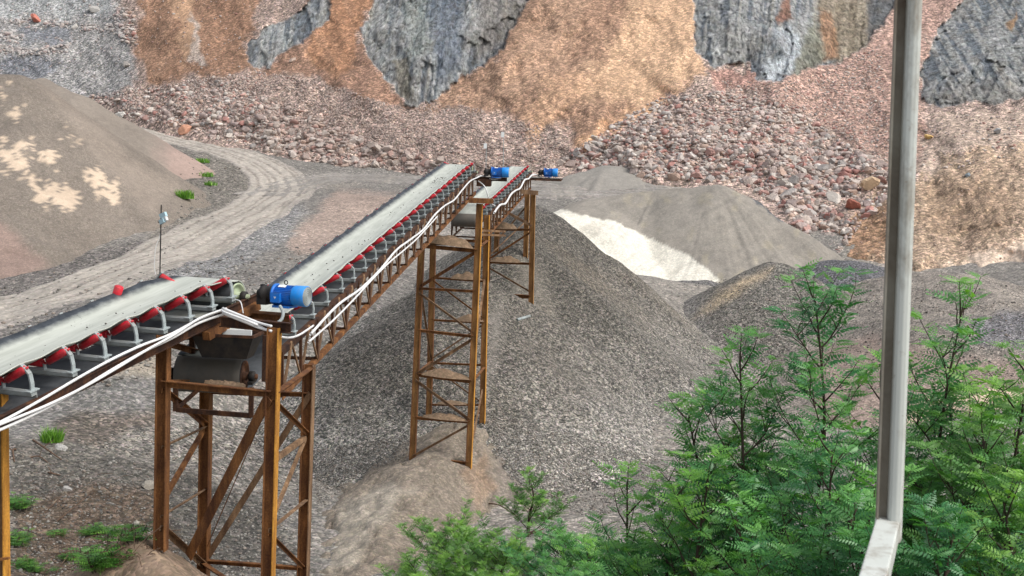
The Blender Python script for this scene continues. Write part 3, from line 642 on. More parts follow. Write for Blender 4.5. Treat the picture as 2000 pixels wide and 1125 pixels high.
def stones(name, pos, size, cols, mat, bases, kindlabel=None, flat=.72, parent=None):
    n = len(pos); Rm = rotm(n); sc = size[:, None]*rng.uniform(.7, 1.25, (n, 3)); sc[:, 2] *= flat
    which = rng.integers(0, len(bases), n); Vs = []; Fs = []; Cs = []; off = 0
    for b, (bv, bf) in enumerate(bases):
        ix = np.where(which == b)[0]
        if not len(ix): continue
        vv = np.einsum('nij,vj->nvi', Rm[ix], bv)*sc[ix][:, None, :]+pos[ix][:, None, :]
        Vs.append(vv.reshape(-1, 3)); Fs.append((bf[None]+(np.arange(len(ix))*len(bv))[:, None, None]).reshape(-1, 3)+off)
        Cs.append(np.repeat(cols[ix], len(bv), 0)); off += len(ix)*len(bv)
    cc = np.vstack(Cs); cc = np.hstack([cc, np.ones((len(cc), 1))])
    o = npmesh(name, np.vstack(Vs), np.vstack(Fs), mat, col=cc, smooth=False, parent=parent)
    return o
def sample(poly, n):
    p = np.array(poly); out = []
    while sum(map(len, out)) < n:
        q = rng.uniform(p.min(0), p.max(0), (n*3, 2)); out.append(q[psd(q[:, 0], q[:, 1], poly) > 0])
    return np.vstack(out)[:n]
PB = [(1130, 290), (1215, 235), (1290, 192), (1420, 178), (1560, 215), (1660, 290), (1745, 330), (1745, 385), (1690, 430), (1640, 500), (1590, 492), (1545, 420), (1460, 368), (1290, 350), (1090, 322)]
PL = [(170, 190), (255, 172), (330, 175), (420, 152), (520, 190), (640, 240), (760, 290), (900, 325), (830, 342), (700, 334), (600, 312), (440, 278), (330, 250), (240, 225)]
PS = [(300, 170), (500, 140), (620, 160), (800, 215), (900, 205), (1060, 250), (1150, 300), (1090, 325), (900, 330), (700, 300), (500, 240)]
PR = [(1390, 160), (1560, 160), (1720, 90), (1745, 330), (1560, 215)]
PR2 = [(1800, 240), (1990, 210), (2050, 300), (1880, 330), (1800, 330)]
allp = []; alls = []
def addst(poly, n, smin, smax, pw=2.2, grow=None):
    q = sample(poly, n); s = smin+(smax-smin)*rng.random(n)**pw
    if grow is not None: s = s*np.interp(q[:, 1], *grow)
    allp.append(q); alls.append(s)
addst(PB, 1500, 5, 13, 1.6, ([180, 260, 400], [.55, .8, 1.15])); addst(PB, 3200, 2.4, 5.5, 1.2)
addst(PL, 1100, 3.2, 12, 2.2, ([170, 250, 330], [.55, .9, 1.1])); addst(PL, 1800, 1.8, 4, 1.3)
addst(PS, 6500, 1.3, 3.1, 1.8); addst(PR, 1500, 1.3, 3.8, 1.8); addst(PR2, 300, 1.3, 5, 2.5)
addst([(1280, 355), (1460, 370), (1545, 440), (1595, 500), (1560, 480), (1460, 385), (1290, 365)], 60, 3, 8)
for pl, n in (([(20, 40), (90, 38), (160, 50), (250, 45), (230, 66), (120, 56), (30, 52)], 150), ([(0, 88), (60, 100), (140, 85), (130, 105), (40, 112), (-20, 100)], 170), ([(225, 10), (260, 20), (270, 60), (268, 92), (240, 80), (222, 40)], 130), ([(0, 60), (50, 70), (40, 88), (0, 80)], 40)):
    addst(pl, n, 2.5, 7, 1.6)
addst([(-60, -40), (230, -40), (240, 170), (150, 150), (-60, 140)], 500, 1.2, 3.5, 2.5)
addst([(270, -40), (500, -40), (480, 130), (300, 160)], 160, 1.2, 3.2, 2.5)
addst([(1640, 400), (1740, 350), (1990, 330), (1990, 590), (1800, 520), (1640, 500)], 350, 1., 3., 2.5)
allp = np.vstack(allp); alls = np.concatenate(alls)
# feature boulders seen in the photo: px, py, radius px, colour, label
FB = [(1698, 367, 19, (.52, .38, .25), 'large tan boulder lying on the pink rubble left of the white post'),
      (1664, 408, 16, (.36, .14, .10), 'dark red block among pale boulders, left of the white post'),
      (1632, 392, 17, (.58, .53, .47), 'large pale cream boulder above the dark red block'),
      (1812, 271, 10, (.62, .42, .17), 'ochre yellow boulder on the slope just right of the white post'),
      (363, 259, 13, (.62, .33, .22), 'big orange faced boulder at the edge of the curving road'),
      (234, 232, 12, (.60, .57, .52), 'lone flat pale boulder beside the top of the road'),
      (1950, 262, 9, (.38, .38, .38), 'flat grey boulder on the sandy slope below the right rock face'),
      (1890, 345, 7, (.22, .26, .29), 'small blue grey stone on the brown soil slope at right'),
      (74, 42, 13, (.52, .20, .15), 'flat rusty red slab on the grey slope at upper left'),
      (148, 55, 9, (.62, .58, .53), 'pale slab on the grey slope right of the rusty red slab'),
      (185, 24, 13, (.40, .38, .35), 'long grey slab near the top of the grey slope'),
      (250, 130, 10, (.33, .30, .27), 'grey brown boulder at the left edge of the orange soil'),
      (573, 119, 7, (.48, .37, .30), 'single small pale stone on the red brown soil fan')]
p_ = wallpt(allp[:, 0], allp[:, 1]); rad = alls*p_[:, 1]/F
gg = surf(p_[:, 0], p_[:, 1]); ok = (gg < p_[:, 2]+.15) & ~((psd(allp[:, 0], allp[:, 1], [(1280, 345), (1450, 352), (1545, 410), (1600, 500), (1400, 560), (1280, 500)]) > 6))
for fx_, fy_, fr_, _, _ in FB: ok &= np.hypot(allp[:, 0]-fx_, allp[:, 1]-fy_) > fr_*.8+alls
allp = allp[ok]; p_ = p_[ok]; rad = rad[ok]; alls = alls[ok]
ci = rng.choice(len(PAL), len(rad), p=np.array([.2, .15, .1, .05, .14, .09, .07, .08, .03, .05, .04])); cols = (PAL[ci]*.82+np.array([.42, .37, .325])*.18)*rng.uniform(.72, 1.12, (len(rad), 1))
mid = (allp[:, 0] > 520) & (allp[:, 0] < 1120); cols[mid] = cols[mid]*.6+np.array([.36, .28, .235])*.4
gl = (allp[:, 0] < 245) & (allp[:, 1] < 190); cols[gl] = cols[gl]*.5+np.array([.40, .40, .39])*.5
br = ((allp[:, 0] > 1640) & (allp[:, 1] > 330) & (alls < 3.2)); cols[br] = cols[br]*.4+np.array([.45, .33, .24])*.6
small = alls < 3.0; cols[small] = cols[small]*.65+np.array([.44, .34, .30])*.35
order = np.argsort(-alls); NI = 287
big_i = order[:NI]; rest = order[NI:]
m1 = rest[alls[rest] >= 3.0]; m2 = rest[alls[rest] < 3.0]
pp = p_.copy(); pp[:, 2] += rad*.08
tag(stones('rubble', pp[m1], rad[m1], cols[m1], M['scree'], LB[:8]), 'countless fist to barrow sized pink and grey stones on the quarry slope', 'rubble', kind='stuff')
tag(stones('scree', pp[m2], rad[m2]*1.1, cols[m2], M['scree'], SB), 'fine pinkish broken stone covering the lower quarry slope', 'scree', kind='stuff')
bmesh_ = []
for b, (bv, bf) in enumerate([rock_base(2, 70+s, 9) for s in range(10)]):
    me = bpy.data.meshes.new('boulder'); me.from_pydata([tuple(v) for v in bv], [], [tuple(map(int, f)) for f in bf]); me.materials.append(M['boulder']); bmesh_.append(me)
def boulder(pos, r, col, label, group=None, flat=.75):
    o = bpy.data.objects.new('boulder', random.choice(bmesh_)); COL.objects.link(o); o.location = pos
    o.rotation_euler = (random.uniform(-.5, .5), random.uniform(-.5, .5), random.uniform(0, 6.28))
    o.scale = (r*random.uniform(.9, 1.3), r*random.uniform(.85, 1.15), r*flat*random.uniform(.85, 1.15)); o.color = (*[float(c) for c in col], 1)
    tag(o, label, 'boulder', group); return o
for i in big_i:
    x_, y_ = allp[i]; c = cols[i]; red = c[0] > c[1]*1.6; pale = c.mean() > .48
    if x_ > 1050: w_, g_ = 'on the rubble slope left of the white post', 'boulders on the rubble slope'
    elif x_ < 275 and y_ < 130: w_, g_ = 'on the grey benches at upper left', 'boulders on the grey benches'
    else: w_, g_ = 'in the rubble band above the curving road', 'boulders above the road'
    t_ = 'red' if red else 'pale cream' if pale else 'pinkish grey'
    boulder(Vector(pp[i]), float(rad[i]), c, f'angular {t_} boulder {w_}', f'{t_} {g_}')
for fx_, fy_, fr_, fc_, fl_ in FB:
    p = wallpt(fx_, fy_); r_ = fr_*p[1]/F; boulder(Vector((p[0], p[1], max(p[2], surf(p[0], p[1]))+r_*.3)), r_, fc_, fl_)
# loose stones on the yard and on the gravel
def yard(poly, n, smin, smax, cols_, name, label, bases=SB, pw=2., dr=(12, 70), lift=.2):
    q = sample(poly, n); d = np.full(n, 30.)
    dirs = ray(q[:, 0], q[:, 1])
    # march each ray down to the surface
    lo = np.full(n, float(dr[0])); hi = np.full(n, float(dr[1])); hit = np.zeros(n, bool); dd = lo.copy()
    for s in np.linspace(dr[0], dr[1], 110):
        z = ZC+dirs[:, 2]*s; below = (z < surf(dirs[:, 0]*s, np.full(n, s))) & ~hit; dd[below] = s; hit |= below
    st = (dr[1]-dr[0])/109; a = dd-st; b = dd.copy()
    for _ in range(7):
        m = (a+b)/2; z = ZC+dirs[:, 2]*m; be = z < surf(dirs[:, 0]*m, m); b = np.where(be, m, b); a = np.where(be, a, m)
    dirs = dirs[hit]; b = b[hit]; n = len(b); pos = dirs*b[:, None]+np.array([0, 0, ZC]); sz = (smin+(smax-smin)*rng.random(n)**pw); pos[:, 2] += sz*lift
    cc = np.array(cols_)[rng.integers(0, len(cols_), n)]*rng.uniform(.7, 1.2, (n, 1))
    if name is None: return pos, sz, cc
    return tag(stones(name, pos, sz, cc, M['scree'], bases), label, 'stones', kind='stuff')
GC = [(.27, .255, .225), (.22, .205, .18), (.16, .15, .135), (.33, .31, .275), (.24, .20, .165), (.11, .10, .09)]
yard([(960, 800), (1050, 830), (1300, 900), (1320, 980), (1150, 1010), (1010, 960), (960, 880)], 9000, .012, .036, GC, 'crushed_stone', 'pale crushed stone strewn over the gravel apron', dr=(22, 45))
yard([(610, 880), (800, 850), (820, 880), (700, 930), (620, 1000)], 3500, .012, .034, GC, 'crushed_stone', 'pale crushed stone left of the sandy mound', dr=(20, 45))
yard([(20, 870), (330, 830), (610, 830), (610, 1125), (20, 1125)], 8000, .01, .05, GC, 'crushed_stone', 'loose grey stones over the waste ground by the near tower', pw=3, dr=(15, 45))
yard([(620, 560), (1000, 420), (1450, 740), (1300, 900), (960, 820), (610, 840)], 9000, .012, .032, GC, 'crushed_stone', 'crushed stone lying on the big gravel heaps', pw=2.5, dr=(28, 60))
yard([(0, 560), (300, 475), (370, 380), (330, 290), (480, 330), (420, 430), (330, 520), (600, 480), (700, 560), (600, 660), (20, 800)], 4000, .02, .11, GC, 'loose_stones', 'loose grey stones along the road edges and yard', pw=3.5, dr=(35, 115))
yard([(1300, 560), (1500, 530), (2000, 560), (2000, 760), (1500, 760)], 4000, .02, .06, GC, 'loose_stones', 'loose stones on the right hand gravel banks', pw=3, dr=(30, 75))
def hit(px, py, lo=12, hi=110):
    dr_ = ray(px, py); t = np.arange(lo, hi, .05); z = ZC+dr_[2]*t; w = np.nonzero(z < surf(dr_[0]*t, t))[0]
    k = float(t[w[0]]) if len(w) else hi
    return Vector((float(dr_[0]*k), k, float(ZC+dr_[2]*k)))
for (x_, y_, r_, c_, l_) in [(122, 880, .17, (.6, .58, .54), 'white angular rock on the waste ground right of the grass tuft'), (293, 952, .2, (.38, .34, .28), 'tan slab left of the near tower leg'), (265, 1029, .12, (.5, .46, .38), 'small pale slab by the weeds at bottom left'),
                             (1260, 300, .01, (.5, .5, .5), None), (130, 960, .12, (.42, .4, .37), 'grey flat stone in the middle of the waste ground'), (1033, 998, .22, (.45, .38, .3), 'tan stone at the edge of the low shrubs')]:
    if l_: p = hit(x_, y_); boulder(p+Vector((0, 0, r_*.3)), r_, c_, l_)
TT('rocks')
# ------------------------------------------------------------------ conveyors
def mat_belt():
    t = NT('dusty_rubber_belt'); uv = t.n('TexCoord').outputs['UV']; sx = t.n('SeparateXYZ'); t.t.links.new(uv, sx.inputs[0]); u = sx.outputs[0]
    mp = t.n('Mapping'); t.t.links.new(uv, mp.inputs[0]); mp.inputs['Scale'].default_value = (9, .9, 1); a = t.noise(1.2, mp.outputs[0], 6, .65)
    mp2 = t.n('Mapping'); t.t.links.new(uv, mp2.inputs[0]); mp2.inputs['Scale'].default_value = (3, 2.2, 1); b = t.noise(2.0, mp2.outputs[0], 6, .7)
    dust = t.ramp(t.math('ADD', u, t.math('MULTIPLY_ADD', b, .12, -.06)), [(.07, 0.), (.17, 1.)])
    c1 = t.ramp(a, [(.3, (.34, .355, .31)), (.5, (.42, .435, .385)), (.7, (.50, .515, .46))])
    c0 = t.ramp(b, [(.35, (.022, .027, .034)), (.7, (.09, .10, .11))])
    c = t.mix(dust, c0, c1)
    v = t.vor(28., t.obj()); dk = t.math('LESS_THAN', v.outputs['Distance'], .13)
    spot = t.math('MULTIPLY', dk, t.math('GREATER_THAN', t.noise(1.3, t.obj(), 3), .58)); c = t.mix(spot, c, (.06, .06, .05))
    return t.out(c, .65, a, .3, .006)
M['belt'] = mat_belt(); M['black'] = mat_simple('black_cast_iron', (.018, .018, .019), .6, .3, 14, (.07, .055, .04), .5); M['red'] = mat_simple('red_roller_paint', (.66, .014, .035), .4, .3, 14, (.22, .08, .07), .6); M['rust'] = mat_rust('rusted_steel', (.085, .034, .016), (.34, .15, .05), .52); M['rust_light'] = mat_rust('orange_tan_rusted_steel', (.16, .075, .03), (.46, .25, .09), .48); M['rust_orange_lit'] = mat_rust('lit_orange_rusted_steel', (.26, .10, .022), (.70, .34, .055), .45)  # rust_light is the orange-tan rust of the middle and far towers
Z = Vector((0, 0, 1))
def belt_prof(w, k=.42, th=R(28)):     # half profile points (s, n)
    c = w*k/2; e = (w/2-c); return c, e, e*math.tan(th)
def idler_meshes(w, hb):
    c, e, rise = belt_prof(w); f = MB()
    ws = w/2+.13
    f.bar((-ws, 0, -hb), (ws, 0, -hb), .07, .035, (0, 0, 1)); f.bar((-ws, .03, -hb-.03), (ws, .03, -hb-.03), .008, .05, (0, 0, 1))
    for s in (-1, 1):
        x0 = s*(ws-.02); top = rise+.03
        ptsb = [(x0, 0, -hb), (x0+s*.010, 0, -hb*.3), (x0, 0, top-.10), (x0-s*.045, 0, top-.05), (x0-s*.085, 0, top-.02)]
        for p, q in zip(ptsb[:-1], ptsb[1:]): f.bar(p, q, .045, .016, (1, 0, 0) if abs(p[0]-q[0]) < .03 else (0, 0, 1))
        f.bar((s*c, 0, -hb), (s*c, 0, -.06), .035, .012, (1, 0, 0)); f.box(Vector((x0, 0, -hb+.03)), Vector((.035, 0, 0)), Vector((0, .06, 0)), Vector((0, 0, .006)))
    roll = []
    for s in (-1, 0, 1):
        m = MB(); r = .039
        if s == 0: p, q = Vector((-c*.93, 0, -r-.02)), Vector((c*.93, 0, -r-.02))
        else:
            d = Vector((s*e, 0, rise)).normalized(); nn = Vector((-s*rise, 0, e)).normalized(); o_ = Vector((s*c, 0, 0))-nn*(r+.015); p = o_+d*.02; q = o_+d*(Vector((e, 0, rise)).length+(.05 if s > 0 else .03))
        L = (q-p).length; m.lathe(p, q-p, [(0, 0.001), (0, r*.7), (.012, r), (L-.012, r), (L, r*.72), (L+.001, r*.5), (L-.02, r*.45), (L-.02, .012), (L+.03, .012), (L+.03, .0005)], 14); roll.append(m)
    return f, roll
def truss_side(mb, p0, p1, q0, q1, n, s, m=0, wdt=.05, diag=True):
    """top chord p0-p1, bottom chord q0-q1"""
    mb.angle(p0, p1, .075, .008, Z, m, -s); mb.angle(q0, q1, .07, .008, Z, m, -s)
def conveyor(name, label, T, Hd, w, ids, hb, over=0., truss=None, mat_t='rust_dark', wave=.02, right_off=.13, drum_r=.15, deck=None):
    T = Vector(T); Hd = Vector(Hd); a = (Hd-T).normalized(); s = a.cross(Z).normalized(); n = s.cross(a).normalized(); L = (Hd-T).length
    root = thing(name, (T.x, T.y, T.z-.6), label, 'conveyor')
    c, e, rise = belt_prof(w); lo = T-a*0
    # ---- belt: carrying run, wrap over the head drum, return run, wrap at the tail
    prof = [(-w/2, rise), (-c-.6*e, rise*.58), (-c-.2*e, rise*.14), (-c*.8, 0), (0, -.004), (c*.8, 0), (c+.2*e, rise*.14), (c+.6*e, rise*.58), (w/2, rise)]
    npf = len(prof); rows = []; vv = []; uvs = []; N = int(L/.06)+2
    idp = np.array(ids)*L
    for i in range(N):
        l = L*i/(N-1); k = 1.0
        k = min(1, max(0, (L-l)/.7))*.85+.15 if l > L-.7 else (min(1, l/.7)*.85+.15 if l < .7 else 1.)
        dn = float(np.min(np.abs(idp-l))) if len(idp) else 0; sp = (idp[1]-idp[0]) if len(idp) > 1 else 1
        sag = math.sin(min(dn/(sp/2), 1)*math.pi/2)**2*wave
        for j, (x, y) in enumerate(prof):
            ed = abs(x)/(w/2); wob = .004*math.sin(l*5.1+3*math.sin(l*1.3))*ed
            sag_ = sag*(.8 if x > 0 else .1); xx = x*(1+(1-k)*.10)+(sag_*.5 if x > 0 else -sag_*.5)*ed
            vv.append(T+a*l+s*xx+n*(y*k-sag_*ed**2+wob)); uvs.append((x/w+.5, l))
    for (cc, sgn) in ((Hd, 1), (T, -1)): pass
    rt_ = []
    for i in range(1, 13):             # round the head drum
        th = math.pi*i/12; rt_.append((Hd-n*drum_r+a*math.sin(th)*drum_r+n*math.cos(th)*drum_r, L+i*.04))
    M_ = max(2, int(L/.5))
    for i in range(1, M_): l = L*(1-i/M_); rt_.append((T+a*l-n*(2*drum_r-.02+.03*math.sin(l*3)), L+.5+i*.5))
    for i in range(0, 13):
        th = math.pi+math.pi*i/12; rt_.append((T-n*drum_r+a*math.sin(th)*drum_r+n*math.cos(th)*drum_r, 2*L+1+i*.04))
    for (p, l) in rt_:
        for (x, y) in prof: vv.append(p+s*x*1.06); uvs.append((x/w+.5, l))
    nr = len(vv)//npf; fc = grid_faces(nr, npf)
    b = npmesh('belt', np.array([tuple(v) for v in vv]), fc, M['belt'], root, uv=np.array(uvs))
    sol = b.modifiers.new('thickness', 'SOLIDIFY'); sol.thickness = .012; sol.offset = -1
    b.data.materials.append(M['under']); b.data.materials.append(M['wrap'])
    for i, p in enumerate(b.data.polygons):
        if i // (npf-1) > N+11 and i // (npf-1) < nr-13: p.material_index = 1
        elif i // (npf-1) >= nr-13: p.material_index = 2
    # ---- drums
    for nm, cc in (('head_drum', Hd), ('tail_drum', T)):
        m = MB(); c0 = cc-n*drum_r; hw = w/2*1.06+.012
        m.lathe(c0-s*(hw-.01), s, [(0, drum_r-.016), (2*hw-.02, drum_r-.016)], 26, 1); m.lathe(c0-s*hw, s, [(0, .001), (0, drum_r-.05), (.01, drum_r-.018), (.01, .03)], 26)
        m.lathe(c0-s*hw, s, [(2*hw-.03, drum_r-.018), (2*hw, drum_r-.018), (2*hw, drum_r-.04), (2*hw-.03, drum_r-.05), (2*hw-.03, .05), (2*hw+.02, .05), (2*hw+.02, .03), (2*hw+.14, .03), (2*hw+.14, 0.001)], 26)
        m.cyl(c0-s*(hw+.14), c0-s*hw, .03, n=10); dm = m.build(nm, [M['greengrey' if nm == 'head_drum' else 'rust_dark'], M['under']], root)
        for sg in (-1, 1):
            k = MB(); cb = c0+s*sg*(hw+.08); k.lathe(cb-s*.035, s, [(0, .001), (0, .05), (.012, .062), (.058, .062), (.07, .05), (.07, .001)], 14)
            k.box(cb-n*.06, s*.03, a*.1, n*.015); k.build('bearing', M['black'], root)
    # ---- idlers
    fr, ro = idler_meshes(w, hb); Mx = Matrix((s, a, n)).transposed().to_4x4()
    f0 = None; base_o = ORG[root.name]
    for q in idp:
        if f0 is None:
            f0 = fr.build('idler_frame', M['galv'], root, local=True); rs = [m.build('roller', M['red'], f0, local=True) for m in ro]; fo_ = f0
        else:
            fo_ = f0.copy(); COL.objects.link(fo_); fo_.parent = root
            for r_ in rs: r2 = r_.copy(); COL.objects.link(r2); r2.parent = fo_
        off = a.cross(s)*0
        fo_.matrix_local = Matrix.Translation(T+a*float(q)-base_o)@Mx@Matrix.Rotation(random.uniform(-.03, .03), 4, 'Z')
    # ---- frame
    ws = w/2+right_off+.02; top = -hb-.045; th_ = truss['h'] if truss else .12
    lo_, hi_ = (truss['from'], truss['to']) if truss else (-.3, L+.25)
    for sg in (-1, 1):
        tp0 = T+a*lo_+s*sg*ws+n*top; tp1 = T+a*hi_+s*sg*ws+n*top
        if truss is None:
            m = MB(); m.chan(tp0-n*.06, tp1-n*.06, .05, .12, .008, n); m.build('side_rail', M[mat_t], root)
        else:
            bp0 = tp0-n*th_; bp1 = tp1-n*th_
            m = MB(); m.angle(tp0, tp1, .075, .008, n, 0, -sg); m.build('top_chord', M[mat_t], root)
            m = MB(); m.angle(bp0, bp1, .065, .008, n, 0, -sg); m.build('bottom_chord', M['rust'], root)
            nn_ = int((hi_-lo_)/truss['pitch']); ve = None; dg = None
            vm = MB(); vm.bar(Vector((0, 0, 0)), -n*th_, .045, .035, s); di = MB(); d_ = a*truss['pitch']; di.bar(Vector((0, 0, 0)), -n*th_+d_, .055, .012, s)
            d2 = MB(); d2.bar(Vector((0, 0, 0)), -n*th_-d_*.5, .075, .02, s); d2.bar(Vector((0, 0, 0)), -n*th_+d_*.5, .035, .02, s)
            for i in range(nn_+1):
                pos = tp0+a*(truss['pitch']*i)-base_o
                if ve is None: ve = vm.build('truss_post', M['rust_dark'], root, local=True); x_ = ve
                else: x_ = ve.copy(); COL.objects.link(x_); x_.parent = root
                x_.location = pos
                if i < nn_ and i % 1 == 0:
                    if dg is None: dg = d2.build('truss_diagonal', M['rust_tan'], root, local=True); x_ = dg
                    else: x_ = dg.copy(); COL.objects.link(x_); x_.parent = root
                    x_.location = pos+a*truss['pitch']*.5
    # cross ties below
    if truss:
        ct = None; cm = MB(); cm.bar(Vector((0, 0, 0)), s*2*ws, .04, .04, n)
        for i in range(int((hi_-lo_)/(truss['pitch']*2))+1):
            if ct is None: ct = cm.build('cross_tie', M['rust_dark'], root, local=True); x_ = ct
            else: x_ = ct.copy(); COL.objects.link(x_); x_.parent = root
            x_.location = T+a*(lo_+truss['pitch']*2*i)-s*ws+n*(top-th_)-base_o
    return root, a, s, n, L
def motor(root, p, ax, r=.125, L=.45, upv=Z, scale=1.):
    """blue fan-cooled motor with gearbox, axis ax starting at p (gearbox side)"""
    ax = Vector(ax).normalized(); x = ax.cross(Z).normalized(); z = x.cross(ax)    # x points towards the camera side
    if x.y > 0: x = -x
    g = MB()
    g.lathe(p-ax*.22, ax, [(0, .001), (0, .05), (.03, .06), (.05, .095), (.09, .1), (.1, .085), (.18, .085), (.185, .11), (.22, .12), (.22, .01)], 18)
    g.box(p-ax*.14-z*.07, ax*.06, x*.08, z*.05); g.box(p-ax*.17+z*.085, ax*.02, x*.02, z*.02)
    g.build('gearbox', M['black'], root)
    m = MB(); m.lathe(p, ax, [(0, .01), (0, r*1.12), (.02, r*1.12), (.022, r*.9), (L*.62, r*.9), (L*.62, .01)], 28)
    for i in range(34):
        t_ = 2*math.pi*i/34; d = x*math.cos(t_)+z*math.sin(t_)
        m.box(p+ax*(L*.33)+d*(r*.94), ax*(L*.26), d*(r*.07), ax.cross(d)*.0028)
    body = m.build('motor', M['blue'], root)
    m = MB(); m.lathe(p+ax*L*.62, ax, [(0, r*1.02), (.004, r*1.05), (L*.36, r*1.05), (L*.38, r*.98)], 28); m.build('fan_cover', M['lightblue'], body)
    m = MB(); m.lathe(p+ax*L*.985, ax, [(0, r*.98), (.004, r*.6), (.004, .002)], 28)
    for q in (.85, .65, .45, .25): m.lathe(p+ax*(L*.985+.006), ax, [(0, r*q), (.004, r*(q-.04)), (.004, r*(q-.08)), (0, r*(q-.1))], 24)
    m.build('fan_grille', M['galv'], body)
    bx = p+ax*L*.2+x*r*.98-z*.02
    m = MB(); m.box(bx, ax*.055, x*.035, z*.05); m.box(bx+x*.037, ax*.06, x*.005, z*.055); m.build('terminal_box', M['blue'], body)
    m = MB(); q = bx+x*.0435-z*.002; m.add([q-ax*.016+z*.012, q+ax*.016+z*.012, q-z*.014], [(0, 1, 2)]); m.build('warning_mark', M['whitepl'], body)
    d = (x*.45+z*.9).normalized(); e_ = ax.cross(d).normalized(); m = MB(); m.box(p+ax*L*.28+d*r*1.03, ax*.045, e_*.022, d*.004); m.build('name_plate', M['whitepl'], body)
    m = MB(); cpt = p+ax*L*.32+z*(r+.03); m.tube([cpt+ax*.022*math.cos(t)+z*.022*math.sin(t) for t in [i*math.pi/5 for i in range(11)]], .006, 6); m.build('lifting_eye', M['black'], body)
    m = MB(); m.box(p+ax*L*.3-z*(r+.015), ax*L*.26, x*r*.9, z*.012); m.build('motor_foot', M['blue'], body)
    return body
def belt_stones(T, a, s, n, L, w, k, l0, l1, label):
    pos = []; sz = []
    for i in range(k):
        l = random.uniform(l0, l1); x = random.gauss(.04, .12)*w; pos.append(tuple(T+a*l+s*x+n*(.012+.02))); sz.append(random.choice((.005, .006, .009, .014)))
    cc = np.array([(.09, .085, .075)]*k)*rng.uniform(.6, 1.6, (k, 1)); tag(stones('spilled_stones', np.array(pos), np.array(sz), cc, M['scree'], SB), label, 'stones', kind='stuff')
# --- conveyor 1 (near left)
H1 = P(403, 546, 15.25); T1 = P(75, 688, 12.65); d1 = (H1-T1).normalized(); T1 = H1-d1*6.4
L1 = 6.4
def at_px(Hh, dd, px, w2, ss):         # position along the conveyor whose right edge sits at that column
    best = None
    for l in np.arange(-7, 40, .01):
        q = Hh-dd*l+ss*w2; X_, Y_ = proj(q.x, q.y, q.z)
        if best is None or abs(X_-px) < best[0]: best = (abs(X_-px), l)
    return best[1]
s1 = d1.cross(Z).normalized(); w1 = .75
ids1 = [(L1-at_px(H1, d1, px, w1/2, s1))/L1 for px in (434, 395, 350, 302, 246, 186, 122, 42)]; sp_ = ids1[-2]-ids1[-1]
ids1 = sorted(ids1+[ids1[-1]-sp_*(i+1) for i in range(4)])
c1, a1, s1, n1, L1 = conveyor('belt_conveyor', 'short wide belt conveyor entering from the lower left and ending at the near tower', T1, H1, w1, [i for i in ids1 if i > .02], .14, wave=.02, drum_r=.17)
hd1 = H1-n1*.17+s1*(w1/2*1.06+.04)
motor(c1, hd1+s1*.47+n1*.055, s1, .112, .41)
belt_stones(T1, a1, s1, n1, L1, w1, 22, 1.5, L1-.2, 'small dark stones scattered on the near belt')
# drive bracket under the motor
m = MB(); m.chan(hd1+s1*.1-n1*.22, hd1+s1*.62-n1*.22, .1, .1, .01, n1); m.bar(hd1+s1*.12-n1*.2-a1*.9, hd1+s1*.12-n1*.14+a1*.15, .09, .09, n1); m.box(hd1+s1*.25-n1*.33, s1*.16, a1*.12, n1*.1); m.build('drive_bracket', M['rust'], c1)
# a standing red return idler on the far side
m = MB(); q = H1-a1*1.15-s1*(w1/2+.03)+n1*.05; m.lathe(q-n1*.05, (s1*.35+a1*.1+n1*.9), [(0, .001), (0, .04), (.01, .05), (.2, .05), (.21, .03), (.21, .001)], 14); m.build('guide_roller', M['red'], c1)
# ---- conveyor 2 (long)
H2 = P(897, 322, 37.8); pm = P(609, 546, 19.8); d2_ = (H2-pm).normalized(); L2 = 24.2; T2 = H2-d2_*(H2.y-14.9)/d2_.y; L2 = (H2-T2).length
s2 = d2_.cross(Z).normalized(); w2 = .71
px2 = [550, 580, 609, 635, 659, 683, 704, 725, 743, 761, 779, 796, 811, 826, 840, 853, 866, 879, 890, 902, 913, 921, 930]
l2 = np.interp(np.arange(23), [0, 22], [L2-at_px(H2, d2_, 560, w2/2, s2), L2-.35])
ids2 = [(x+random.uniform(-.07, .07))/L2 for x in l2]
c2, a2, s2, n2, L2 = conveyor('belt_conveyor', 'long inclined belt conveyor rising from the near tower to the middle tower', T2, H2, w2, ids2, .14, wave=.014, truss=dict(h=.56, pitch=.95, **{'from': 1.2, 'to': L2-.1}), drum_r=.195)
hd2 = H2-n2*.17+s2*(w2/2*1.06+.04)
motor(c2, hd2+s2*.50, s2, .135, .50)
m = MB(); m.chan(hd2+s2*.0-n2*.2, hd2+s2*.95-n2*.2, .1, .1, .01, n2); m.box(hd2+s2*.3-n2*.3, s2*.2, a2*.15, n2*.1); m.build('drive_bracket', M['rust_dark'], c2)
belt_stones(T2, a2, s2, n2, L2, w2, 90, 4., L2-.4, 'small dark stones scattered on the long belt'); belt_stones(T2, a2, s2, n2, L2, w2, 60, L2*.77, L2*.84, 'cluster of dark crumbs high on the long belt')
